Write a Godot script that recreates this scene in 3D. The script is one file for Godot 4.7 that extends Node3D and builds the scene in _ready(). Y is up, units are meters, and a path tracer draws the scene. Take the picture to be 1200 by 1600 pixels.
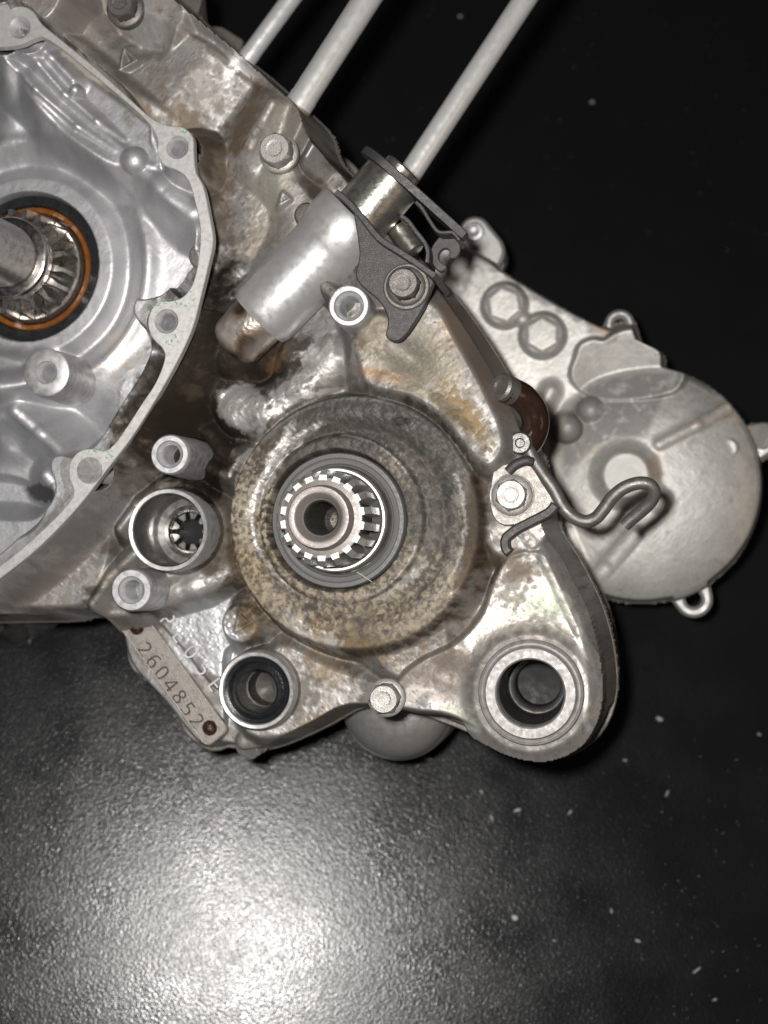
extends Node3D
# A motorcycle engine lying on its side on a black bench top, seen close up by the light of a small lamp beside the lens.
# Lengths in this script are in units of 0.18 mm; the engine's own axes are x right, y up the picture, z out of the case along the shafts.
const S := 0.00018
const FOCAL := 2300.0
const CAM_HEIGHT := 0.5175

var E := Basis()              # the engine's axes as seen from the camera
var engine: Node3D
var mats := {}
var tex := {}
var rng := RandomNumberGenerator.new()


func _ready() -> void:
	rng.seed = 11
	# ---- camera, surroundings, lamps, exposure
	var down := Vector3(-0.0709, -0.3152, -1.0).normalized()
	var up := -down
	var ex := (Vector3.RIGHT - up * up.x).normalized()
	var ez := ex.cross(up)
	var cam_basis := Basis(ex, up, ez).transposed()
	var cam := Camera3D.new()
	cam.name = "camera"
	cam.transform = Transform3D(cam_basis, Vector3(0, CAM_HEIGHT, 0))
	var att := CameraAttributesPhysical.new()
	att.frustum_focal_length = 12.0 / (800.0 / FOCAL)
	att.frustum_focus_distance = 0.405
	att.frustum_near = 0.02
	att.frustum_far = 20.0
	att.exposure_aperture = 7.0
	cam.attributes = att
	cam.fov = rad_to_deg(2.0 * atan(800.0 / FOCAL))
	cam.near = 0.02
	cam.far = 20.0
	add_child(cam)
	cam.current = true

	var we := WorldEnvironment.new()
	we.name = "world_environment"
	var env := Environment.new()
	env.background_mode = Environment.BG_COLOR
	env.background_color = Color(0.022, 0.0225, 0.025).linear_to_srgb()
	env.tonemap_mode = Environment.TONE_MAPPER_LINEAR
	env.tonemap_exposure = 1.0
	env.sdfgi_enabled = true
	env.ssao_enabled = true
	env.ssil_enabled = true
	we.environment = env
	add_child(we)

	# the small hard lamp just beside the lens
	var flash := OmniLight3D.new()
	flash.name = "lamp_beside_lens"
	flash.light_color = Color(1.0, 0.988, 0.972)
	flash.light_energy = 0.30
	flash.light_size = 0.006
	flash.omni_range = 3.0
	flash.omni_attenuation = 2.0
	flash.shadow_enabled = true
	flash.position = cam.transform * Vector3(-0.026, 0.020, 0.004)
	add_child(flash)
	# the room's own warm lamp, far off to the right
	var room := AreaLight3D.new()
	room.name = "room_lamp"
	room.light_color = Color(1.0, 0.85, 0.68)
	room.light_energy = 0.24
	room.area_size = Vector2(0.9, 0.5)
	room.area_range = 6.0
	room.shadow_enabled = true
	room.look_at_from_position(Vector3(1.5, 1.25, 0.75), Vector3(0, 0.05, -0.1))
	add_child(room)

	# ---- the engine's own axes: its shafts point a little to the left of the camera
	var deep := Vector3(400.0 / FOCAL, -80.0 / FOCAL, -1.0).normalized()
	var n := -deep
	var lx := (Vector3.RIGHT - n * n.x).normalized()
	E = Basis(lx, n.cross(lx), n)
	engine = Node3D.new()
	engine.name = "motorcycle_engine"
	engine.transform = cam.transform * Transform3D(E, Vector3(0, 0, -FOCAL * S))
	engine.set_meta("label", "stripped grimy aluminium motorcycle engine lying on its side on the black bench top")
	engine.set_meta("category", "engine")
	add_child(engine)

	make_textures()
	make_materials()
	bench()
	crankcase()
	rear_case()
	gasket_face()
	crank_parts()
	output_shaft()
	bores_and_bosses()
	actuator()
	bolts()
	hook_and_hose()
	serial_plate()
	cover()
	studs()
	debris(cam)


# ---------------------------------------------------------------- points
# The place in the engine's axes, at height z above its reference plane, of what is seen at (px, py) in the picture.
func P(px: float, py: float, z := 0.0) -> Vector3:
	var ray := Vector3((px - 600.0) / FOCAL, (800.0 - py) / FOCAL, -1.0)
	var o := Vector3(0, 0, -FOCAL)
	var t := (z + E.z.dot(o)) / E.z.dot(ray)
	var d := ray * t - o
	return Vector3(E.x.dot(d), E.y.dot(d), E.z.dot(d))


# How many units a length of one picture pixel is at that height
func K(px: float, py: float, z := 0.0) -> float:
	var ray := Vector3((px - 600.0) / FOCAL, (800.0 - py) / FOCAL, -1.0)
	return (z + E.z.dot(Vector3(0, 0, -FOCAL))) / E.z.dot(ray) / FOCAL


func at(px: float, py: float, z := 0.0) -> Transform3D:
	return Transform3D(Basis(), P(px, py, z))


func pts(list: Array, z: float) -> PackedVector2Array:
	var out := PackedVector2Array()
	for i in range(0, list.size(), 2):
		var p := P(list[i], list[i + 1], z)
		out.append(Vector2(p.x, p.y))
	return out


func smooth(a: PackedVector2Array, sub := 5, closed := true) -> PackedVector2Array:
	var out := PackedVector2Array()
	var n := a.size()
	for i in (n if closed else n - 1):
		var p0 := a[(i - 1 + n) % n] if closed or i > 0 else a[0]
		var p1 := a[i]
		var p2 := a[(i + 1) % n]
		var p3 := a[(i + 2) % n] if closed or i + 2 < n else a[n - 1]
		for k in sub:
			out.append(p1.cubic_interpolate(p2, p0, p3, float(k) / sub))
	if not closed:
		out.append(a[n - 1])
	return out


func path3(list: Array, sub := 6) -> PackedVector3Array:   # px, py, z triples
	var a := PackedVector3Array()
	for i in range(0, list.size(), 3):
		a.append(P(list[i], list[i + 1], list[i + 2]))
	var out := PackedVector3Array()
	var n := a.size()
	for i in n - 1:
		for k in sub:
			out.append(a[i].cubic_interpolate(a[i + 1], a[maxi(i - 1, 0)], a[mini(i + 2, n - 1)], float(k) / sub))
	out.append(a[n - 1])
	return out


func circle(c: Vector2, r: float, n := 28) -> PackedVector2Array:
	var out := PackedVector2Array()
	for i in n:
		out.append(c + Vector2.from_angle(TAU * i / n) * r)
	return out


# ---------------------------------------------------------------- mesh building
class MB:
	var v := PackedVector3Array()
	var nn := PackedVector3Array()
	var ix := PackedInt32Array()

	func vert(p: Vector3, n: Vector3) -> int:
		v.append(p)
		nn.append(n)
		return v.size() - 1

	func tri(a: int, b: int, c: int) -> void:
		var g := (v[c] - v[a]).cross(v[b] - v[a])
		if g.dot(nn[a] + nn[b] + nn[c]) < 0.0:
			ix.append_array([a, c, b])
		else:
			ix.append_array([a, b, c])

	func quad(a: Vector3, b: Vector3, c: Vector3, d: Vector3, n: Vector3) -> void:
		var i := vert(a, n)
		vert(b, n)
		vert(c, n)
		vert(d, n)
		tri(i, i + 1, i + 2)
		tri(i, i + 2, i + 3)

	# a face whose outward side is away from `inside`
	func face(corners: Array, inside: Vector3) -> void:
		var n: Vector3 = (corners[1] - corners[0]).cross(corners[2] - corners[0]).normalized()
		if n.dot(corners[0] - inside) < 0.0:
			n = -n
		var i := v.size()
		for c in corners:
			vert(c, n)
		for k in range(1, corners.size() - 1):
			tri(i, i + k, i + k + 1)

	func hull8(lo: Array, hi: Array) -> void:   # two quads, bottom and top
		var c := Vector3.ZERO
		for p in lo + hi:
			c += p / 8.0
		face(lo, c)
		face(hi, c)
		for k in 4:
			face([lo[k], lo[(k + 1) % 4], hi[(k + 1) % 4], hi[k]], c)

	func box(xf: Transform3D, size: Vector3, bevel := 0.0) -> void:
		var h := size / 2.0
		if bevel <= 0.0:
			hull8([xf * Vector3(-h.x, -h.y, -h.z), xf * Vector3(h.x, -h.y, -h.z), xf * Vector3(h.x, h.y, -h.z), xf * Vector3(-h.x, h.y, -h.z)],
				[xf * Vector3(-h.x, -h.y, h.z), xf * Vector3(h.x, -h.y, h.z), xf * Vector3(h.x, h.y, h.z), xf * Vector3(-h.x, h.y, h.z)])
			return
		var o := PackedVector2Array([Vector2(-h.x, -h.y), Vector2(h.x, -h.y), Vector2(h.x, h.y), Vector2(-h.x, h.y)])
		plate(xf, o, [], -h.z, h.z, bevel)

	# profile of (radius, height) pairs turned about the z axis of xf
	func lathe(xf: Transform3D, prof: Array, segs := 48, a0 := 0.0, a1 := TAU, sharp := 0.75) -> void:
		var m := prof.size()
		var sn: Array[Vector2] = []
		for k in m - 1:
			var d: Vector2 = prof[k + 1] - prof[k]
			sn.append(Vector2(d.y, -d.x).normalized())
		for k in m - 1:
			var n0 := sn[k]
			var n1 := sn[k]
			if k > 0 and sn[k].dot(sn[k - 1]) > sharp:
				n0 = (sn[k] + sn[k - 1]).normalized()
			if k < m - 2 and sn[k].dot(sn[k + 1]) > sharp:
				n1 = (sn[k] + sn[k + 1]).normalized()
			var base := v.size()
			for s in segs + 1:
				var a := a0 + (a1 - a0) * s / segs
				var c := cos(a)
				var w := sin(a)
				vert(xf * Vector3(prof[k].x * c, prof[k].x * w, prof[k].y), xf.basis * Vector3(n0.x * c, n0.x * w, n0.y))
				vert(xf * Vector3(prof[k + 1].x * c, prof[k + 1].x * w, prof[k + 1].y), xf.basis * Vector3(n1.x * c, n1.x * w, n1.y))
			for s in segs:
				var i := base + s * 2
				if prof[k].x > 0.001:
					tri(i, i + 1, i + 2)
				if prof[k + 1].x > 0.001:
					tri(i + 1, i + 3, i + 2)

	# a round bar along a path
	func sweep(path: PackedVector3Array, r0: float, r1: float, segs := 14, wide := 1.0) -> void:
		var n := path.size()
		var up := Vector3(0.13, 0.21, 1.0).normalized()
		var first := v.size()
		for i in n:
			var t := (path[mini(i + 1, n - 1)] - path[maxi(i - 1, 0)]).normalized()
			var side := t.cross(up).normalized()
			up = side.cross(t).normalized()
			var r := lerpf(r0, r1, float(i) / (n - 1))
			for s in segs:
				var a := TAU * s / segs
				var d := side * cos(a) * wide + up * sin(a)
				vert(path[i] + d * r, d.normalized())
		for i in n - 1:
			for s in segs:
				var a := first + i * segs + s
				var b := first + i * segs + (s + 1) % segs
				tri(a, b, a + segs)
				tri(b, b + segs, a + segs)
		for e in [0, n - 1]:
			var t := (path[1] - path[0]).normalized() * -1.0 if e == 0 else (path[n - 1] - path[n - 2]).normalized()
			var c := vert(path[e], t)
			var ring := v.size()
			for s in segs:
				vert(v[first + e * segs + s], t)
			for s in segs:
				tri(c, ring + s, ring + (s + 1) % segs)

	static func inset(o: PackedVector2Array, d: float, ccw: bool) -> PackedVector2Array:
		var out := PackedVector2Array()
		var n := o.size()
		for i in n:
			out.append(o[i] + norm2(o, i, ccw) * -d)
		return out

	static func norm2(o: PackedVector2Array, i: int, ccw: bool) -> Vector2:   # outward
		var n := o.size()
		var a := (o[i] - o[(i - 1 + n) % n]).normalized()
		var b := (o[(i + 1) % n] - o[i]).normalized()
		var t := (a + b).normalized()
		return Vector2(t.y, -t.x) if ccw else Vector2(-t.y, t.x)

	static func area(o: PackedVector2Array) -> float:
		var s := 0.0
		for i in o.size():
			s += o[i].cross(o[(i + 1) % o.size()])
		return s

	# a flat plate with an outline, round holes and bevelled edges, between heights z0 and z1 of xf
	func plate(xf: Transform3D, outline: PackedVector2Array, holes: Array, z0: float, z1: float, bevel := 1.0, draft := 0.0) -> void:
		var o := outline.duplicate()
		if area(o) < 0.0:
			o.reverse()
		var rims := [o]
		for h in holes:
			var hh: PackedVector2Array = h.duplicate()
			if area(hh) > 0.0:
				hh.reverse()
			rims.append(hh)
		var tops := []
		for k in rims.size():
			var r: PackedVector2Array = rims[k]
			var top := inset(r, bevel, true)
			tops.append(top)
			var bottom := inset(r, -draft, true) if k == 0 else r
			var n := r.size()
			for i in n:
				var j := (i + 1) % n
				var e := (r[j] - r[i]).normalized()
				var flat := Vector2(e.y, -e.x)
				var ni := norm2(r, i, true)
				var nj := norm2(r, j, true)
				if ni.dot(flat) < 0.86:
					ni = flat
				if nj.dot(flat) < 0.86:
					nj = flat
				var zb := z1 - bevel
				var q := [vert(xf * Vector3(bottom[i].x, bottom[i].y, z0), xf.basis * Vector3(ni.x, ni.y, 0)), vert(xf * Vector3(bottom[j].x, bottom[j].y, z0), xf.basis * Vector3(nj.x, nj.y, 0)),
					vert(xf * Vector3(r[j].x, r[j].y, zb), xf.basis * Vector3(nj.x, nj.y, 0)), vert(xf * Vector3(r[i].x, r[i].y, zb), xf.basis * Vector3(ni.x, ni.y, 0))]
				tri(q[0], q[1], q[2])
				tri(q[0], q[2], q[3])
				if bevel > 0.0:
					var bi := Vector3(ni.x, ni.y, 1).normalized()
					var bj := Vector3(nj.x, nj.y, 1).normalized()
					var w := [vert(xf * Vector3(r[i].x, r[i].y, zb), xf.basis * bi), vert(xf * Vector3(r[j].x, r[j].y, zb), xf.basis * bj),
						vert(xf * Vector3(top[j].x, top[j].y, z1), xf.basis * bj), vert(xf * Vector3(top[i].x, top[i].y, z1), xf.basis * bi)]
					tri(w[0], w[1], w[2])
					tri(w[0], w[2], w[3])
		var flat_poly: PackedVector2Array = bridge(tops)
		cap(xf, flat_poly, z1, 1.0)
		cap(xf, bridge(rims), z0, -1.0)

	func cap(xf: Transform3D, poly: PackedVector2Array, z: float, sign: float) -> void:
		var t := Geometry2D.triangulate_polygon(poly)
		if t.is_empty():
			t = clip_ears(poly)
		var base := v.size()
		for p in poly:
			vert(xf * Vector3(p.x, p.y, z), xf.basis * Vector3(0, 0, sign))
		for i in range(0, t.size(), 3):
			tri(base + t[i], base + t[i + 1], base + t[i + 2])

	static func clip_ears(poly: PackedVector2Array) -> PackedInt32Array:
		var id := range(poly.size())
		if area(poly) < 0.0:
			id.reverse()
		var out := PackedInt32Array()
		while id.size() > 3:
			var n := id.size()
			var pick := -1
			var spare := 0
			for i in n:
				var a := poly[id[(i - 1 + n) % n]]
				var b := poly[id[i]]
				var c := poly[id[(i + 1) % n]]
				if (b - a).cross(c - b) < 1e-9:
					continue
				spare = i
				var clear := true
				for j in n:
					var p := poly[id[j]]
					if (b - a).cross(p - a) > 1e-6 and (c - b).cross(p - b) > 1e-6 and (a - c).cross(p - c) > 1e-6:
						clear = false
						break
				if clear:
					pick = i
					break
			if pick < 0:
				pick = spare
			out.append_array([id[(pick - 1 + n) % n], id[pick], id[(pick + 1) % n]])
			id.remove_at(pick)
		out.append_array(id)
		return out

	static func bridge(rims: Array) -> PackedVector2Array:
		var o: PackedVector2Array = rims[0].duplicate()
		var rest := rims.slice(1)
		for h in rest:
			var best := 1e20
			var bi := 0
			var bj := 0
			for i in o.size():
				for j in h.size():
					var d := o[i].distance_squared_to(h[j])
					if d < best:
						best = d
						bi = i
						bj = j
			var out := o.slice(0, bi + 1)
			var away: Vector2 = (h[bj] - o[bi]).orthogonal().normalized() * 0.03
			for k in h.size() + 1:
				out.append(h[(bj + k) % h.size()] + (away if k == h.size() else Vector2.ZERO))
			out.append(o[bi] + away)
			out.append_array(o.slice(bi + 1))
			o = out
		return o

	# an upright strip along a path, from height z0 to z1
	func ribbon(xf: Transform3D, line: PackedVector2Array, z0: float, z1: float, thick: float, bevel := 1.0) -> void:
		var a := PackedVector2Array()
		var b := PackedVector2Array()
		var n := line.size()
		for i in n:
			var t := (line[mini(i + 1, n - 1)] - line[maxi(i - 1, 0)]).normalized()
			a.append(line[i] + t.orthogonal() * thick / 2.0)
			b.append(line[i] - t.orthogonal() * thick / 2.0)
		b.reverse()
		a.append_array(b)
		plate(xf, a, [], z0, z1, bevel)

	func hex(xf: Transform3D, r: float, h: float, turn := 0.0) -> void:
		var z := h - r * 0.16
		var c := xf * Vector3(0, 0, h * 0.5)
		var top := []
		for k in 6:
			var a := turn + TAU * k / 6.0
			var b := a + TAU / 6.0
			var p := Vector2.from_angle(a) * r
			var q := Vector2.from_angle(b) * r
			var m := (p + q) / 2.0
			# the chamfer cuts the corners lower than the middle of each flat
			face([xf * Vector3(p.x, p.y, 0), xf * Vector3(q.x, q.y, 0), xf * Vector3(q.x, q.y, z - r * 0.06), xf * Vector3(m.x, m.y, z + r * 0.06), xf * Vector3(p.x, p.y, z - r * 0.06)], c)
			for s in 4:
				var u := Vector2.from_angle(lerpf(a, b, s / 4.0)) * r * 0.82
				var w := Vector2.from_angle(lerpf(a, b, (s + 1) / 4.0)) * r * 0.82
				var e0 := p.lerp(q, s / 4.0)
				var e1 := p.lerp(q, (s + 1) / 4.0)
				var h0 := z - r * 0.06 + r * 0.12 * (1.0 - absf(s / 4.0 - 0.5) * 2.0)
				var h1 := z - r * 0.06 + r * 0.12 * (1.0 - absf((s + 1) / 4.0 - 0.5) * 2.0)
				face([xf * Vector3(e0.x, e0.y, h0), xf * Vector3(e1.x, e1.y, h1), xf * Vector3(w.x, w.y, h), xf * Vector3(u.x, u.y, h)], c)
				top.append(xf * Vector3(u.x, u.y, h))
		face(top, c)

	func build() -> ArrayMesh:
		var arr := []
		arr.resize(Mesh.ARRAY_MAX)
		var sv := PackedVector3Array()
		sv.resize(v.size())
		for i in v.size():
			sv[i] = v[i] * 0.00018
		arr[Mesh.ARRAY_VERTEX] = sv
		arr[Mesh.ARRAY_NORMAL] = nn
		arr[Mesh.ARRAY_INDEX] = ix
		var m := ArrayMesh.new()
		m.add_surface_from_arrays(Mesh.PRIMITIVE_TRIANGLES, arr)
		return m


func part(called: String, mb: MB, mat: String, parent: Node = null, label := "") -> MeshInstance3D:
	var o := MeshInstance3D.new()
	o.name = called
	o.mesh = mb.build()
	o.material_override = null
	o.mesh.surface_set_material(0, mats[mat])
	(parent if parent else engine).add_child(o, true)
	if label:
		o.set_meta("label", label)
	return o


# ---------------------------------------------------------------- materials
func noise_tex(called: String, size: int, freq: float, ramp: Array, octaves := 4, kind := FastNoiseLite.TYPE_SIMPLEX_SMOOTH, normal := 0.0, seed_ := 1) -> void:
	var f := FastNoiseLite.new()
	f.noise_type = kind
	f.seed = seed_
	f.frequency = freq
	f.fractal_octaves = octaves
	if kind == FastNoiseLite.TYPE_CELLULAR:
		f.cellular_return_type = FastNoiseLite.RETURN_DISTANCE
	var t := NoiseTexture2D.new()
	t.width = size
	t.height = size
	t.seamless = true
	t.noise = f
	if normal > 0.0:
		t.as_normal_map = true
		t.bump_strength = normal
	elif ramp:
		var g := Gradient.new()
		var o := PackedFloat32Array()
		var c := PackedColorArray()
		for r in ramp:
			o.append(r[0])
			c.append(r[1] if r[1] is Color else Color(r[1], r[1], r[1]))
		g.offsets = o
		g.colors = c
		t.color_ramp = g
	tex[called] = t


func make_textures() -> void:
	noise_tex("blotch", 512, 0.012, [[0.2, Color(0.86, 0.85, 0.84)], [0.5, Color(0.95, 0.95, 0.95)], [0.8, Color(1, 1, 1)]], 6)
	noise_tex("speckle", 1024, 0.09, [[0.25, Color(0.62, 0.60, 0.58)], [0.42, Color(0.95, 0.95, 0.95)], [0.7, Color(1, 1, 1)], [0.85, Color(1, 1, 1)]], 4, FastNoiseLite.TYPE_SIMPLEX_SMOOTH, 0.0, 5)
	noise_tex("rough", 512, 0.02, [[0.2, 0.72], [0.5, 0.9], [0.8, 1.0]], 5, FastNoiseLite.TYPE_SIMPLEX_SMOOTH, 0.0, 9)
	noise_tex("grime", 1024, 0.008, [[0.25, Color(0.36, 0.29, 0.23)], [0.45, Color(0.62, 0.55, 0.48)], [0.62, Color(0.86, 0.83, 0.8)], [0.85, Color(1, 1, 1)]], 7, FastNoiseLite.TYPE_SIMPLEX_SMOOTH, 0.0, 21)
	noise_tex("grain_n", 512, 0.11, [], 3, FastNoiseLite.TYPE_SIMPLEX_SMOOTH, 2.5, 3)
	noise_tex("scratch_n", 512, 0.02, [], 6, FastNoiseLite.TYPE_SIMPLEX_SMOOTH, 2.0, 7)
	noise_tex("bench_wear", 1024, 0.004, [[0.25, 0.78], [0.5, 0.9], [0.75, 1.0]], 7, FastNoiseLite.TYPE_SIMPLEX_SMOOTH, 0.0, 17)
	# the bench's grain: random bumps of two sizes
	var r := RandomNumberGenerator.new()
	r.seed = 4
	var im := Image.create_empty(1024, 1024, false, Image.FORMAT_L8)
	for size in [[512, 0.62], [256, 0.38]]:
		var bytes := PackedByteArray()
		bytes.resize(size[0] * size[0])
		for q in bytes.size():
			bytes[q] = int(255.0 * pow(r.randf(), 1.6))
		var layer := Image.create_from_data(size[0], size[0], false, Image.FORMAT_L8, bytes)
		layer.resize(1024, 1024, Image.INTERPOLATE_CUBIC)
		var all := layer.get_data()
		var sum := im.get_data()
		for q in all.size():
			sum[q] = mini(255, sum[q] + int(all[q] * size[1]))
		im = Image.create_from_data(1024, 1024, false, Image.FORMAT_L8, sum)
	im.convert(Image.FORMAT_RGBA8)
	im.bump_map_to_normal_map(6.0)
	tex.bench_n = ImageTexture.create_from_image(im)


func mat(called: String, color: Color, metallic: float, rough: float, albedo := "", normal := "", tile := 0.03, strength := 0.5) -> StandardMaterial3D:
	var m := StandardMaterial3D.new()
	m.resource_name = called
	m.albedo_color = color.linear_to_srgb()
	m.metallic = metallic
	m.roughness = rough
	m.uv1_triplanar = true
	m.uv1_scale = Vector3.ONE / tile
	m.uv1_triplanar_sharpness = 4.0
	if albedo:
		m.albedo_texture = tex[albedo]
	m.roughness_texture = tex.rough
	m.roughness_texture_channel = BaseMaterial3D.TEXTURE_CHANNEL_RED
	if normal:
		m.normal_enabled = true
		m.normal_texture = tex[normal]
		m.normal_scale = strength
	mats[called] = m
	return m


func make_materials() -> void:
	mat("machined", Color(0.54, 0.54, 0.55), 0.7, 0.56, "blotch", "grain_n", 0.02, 0.25)
	mat("gasket", Color(0.60, 0.59, 0.58), 0.55, 0.5, "speckle", "grain_n", 0.018, 0.25)
	mat("aluminium", Color(0.50, 0.49, 0.49), 0.65, 0.52, "blotch", "grain_n", 0.02, 0.45)
	mat("dirty_aluminium", Color(0.15, 0.135, 0.12), 0.45, 0.58, "speckle", "grain_n", 0.035, 0.5)  # dirty, and darkened further to stand for shadow at the rear case
	mat("tube_aluminium", Color(0.56, 0.545, 0.54), 0.7, 0.42, "", "grain_n", 0.03, 0.12)
	mat("polished_steel", Color(0.60, 0.59, 0.58), 0.8, 0.42, "blotch")
	mat("spline_steel", Color(0.55, 0.53, 0.51), 0.95, 0.30, "blotch", "scratch_n", 0.012, 0.3)
	mat("worn_steel", Color(0.29, 0.265, 0.25), 0.6, 0.55, "speckle", "grain_n", 0.016, 0.4)
	mat("shaft_steel", Color(0.50, 0.48, 0.46), 1.0, 0.28, "blotch", "scratch_n", 0.02, 0.08)
	mat("gear_steel", Color(0.42, 0.40, 0.38), 0.95, 0.33, "blotch")
	mat("bracket_steel", Color(0.082, 0.079, 0.078), 0.55, 0.55, "speckle", "grain_n", 0.02, 0.8)
	mat("zinc", Color(0.42, 0.405, 0.37), 0.9, 0.33, "blotch", "scratch_n", 0.02, 0.4)
	mat("bolt_steel", Color(0.38, 0.365, 0.345), 0.6, 0.58, "speckle", "grain_n", 0.03, 0.4)
	mat("dull_bolt", Color(0.15, 0.138, 0.13), 0.6, 0.5, "speckle", "grain_n", 0.016, 0.8)
	mat("wire", Color(0.17, 0.165, 0.155), 0.6, 0.45, "blotch", "grain_n", 0.02, 0.6)
	mat("seal_rubber", Color(0.125, 0.124, 0.12), 0.0, 0.6, "speckle", "grain_n", 0.016, 0.5)
	mat("black_rubber", Color(0.014, 0.015, 0.017), 0.0, 0.28, "blotch", "grain_n", 0.02, 0.3)
	mat("brown_seal", Color(0.17, 0.06, 0.012), 0.1, 0.25, "blotch", "scratch_n", 0.02, 0.3)
	mat("hole_dark", Color(0.05, 0.047, 0.042), 0.5, 0.35, "blotch", "grain_n", 0.02, 0.4)
	mat("oily_hose", Color(0.026, 0.014, 0.010), 0.1, 0.16, "blotch", "scratch_n", 0.03, 0.5)
	mat("stud", Color(0.66, 0.655, 0.645), 0.55, 0.4, "", "scratch_n", 0.03, 0.12)
	mat("rivet", Color(0.085, 0.055, 0.04), 0.4, 0.42, "grime", "grain_n", 0.012, 0.7)
	mat("plate", Color(0.36, 0.325, 0.30), 0.6, 0.48, "speckle", "grain_n", 0.03, 0.35)
	mat("bore_steel", Color(0.16, 0.155, 0.15), 0.7, 0.4, "blotch", "scratch_n", 0.03, 0.2)
	mat("nose", Color(0.50, 0.475, 0.45), 0.65, 0.45, "grime", "grain_n", 0.11, 0.3)
	mat("stamp", Color(0.05, 0.042, 0.037), 0.3, 0.6)
	mat("spline_root", Color(0.03, 0.027, 0.024), 0.3, 0.5)  # near-black colour puts shade into the gaps between teeth
	mat("bush", Color(0.33, 0.315, 0.31), 0.45, 0.62, "blotch", "grain_n", 0.02, 0.3)
	mat("plain_cast", Color(0.36, 0.355, 0.345), 0.65, 0.44, "speckle", "grain_n", 0.03, 0.4)
	mat("deep_dark", Color(0.012, 0.011, 0.011), 0.0, 0.5)  # near-black colour stands for the unlit depth of the bores
	mat("clip_steel", Color(0.25, 0.235, 0.215), 0.6, 0.5, "speckle", "grain_n", 0.02, 0.6)
	mat("sooty", Color(0.30, 0.28, 0.26), 0.5, 0.5, "grime", "grain_n", 0.05, 0.4)
	mat("cover_aluminium", Color(0.36, 0.355, 0.345), 0.5, 0.5, "speckle", "grain_n", 0.04, 0.4)
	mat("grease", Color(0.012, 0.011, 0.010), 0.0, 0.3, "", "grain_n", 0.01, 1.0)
	mat("stained_stud", Color(0.27, 0.225, 0.18), 0.5, 0.5)
	mat("fleck", Color(0.27, 0.265, 0.26), 0.2, 0.5)
	mat("hair", Color(0.5, 0.42, 0.3), 0.0, 0.4)
	for dark in ["deep_dark", "spline_root", "grease", "hole_dark", "bracket_steel"]:
		mats[dark].metallic_specular = 0.22
	var b := mat("bench", Color(0.0065, 0.0067, 0.0075), 0.0, 0.27, "", "bench_n", 0.16, 0.075)
	b.uv1_world_triplanar = true
	b.uv1_triplanar_sharpness = 8.0
	b.roughness_texture = tex.bench_wear
	b.metallic_specular = 0.43
	var c := StandardMaterial3D.new()
	c.resource_name = "casting"
	c.vertex_color_use_as_albedo = true
	mats["casting"] = c


func bench() -> void:
	var m := BoxMesh.new()
	m.size = Vector3(2.4, 0.03, 2.4)
	m.material = mats.bench
	var o := MeshInstance3D.new()
	o.name = "bench_top"
	o.mesh = m
	o.position = Vector3(0.1, -0.015, 0.0)
	o.set_meta("kind", "structure")
	o.set_meta("label", "matt black grainy bench top under the engine")
	add_child(o)


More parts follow.
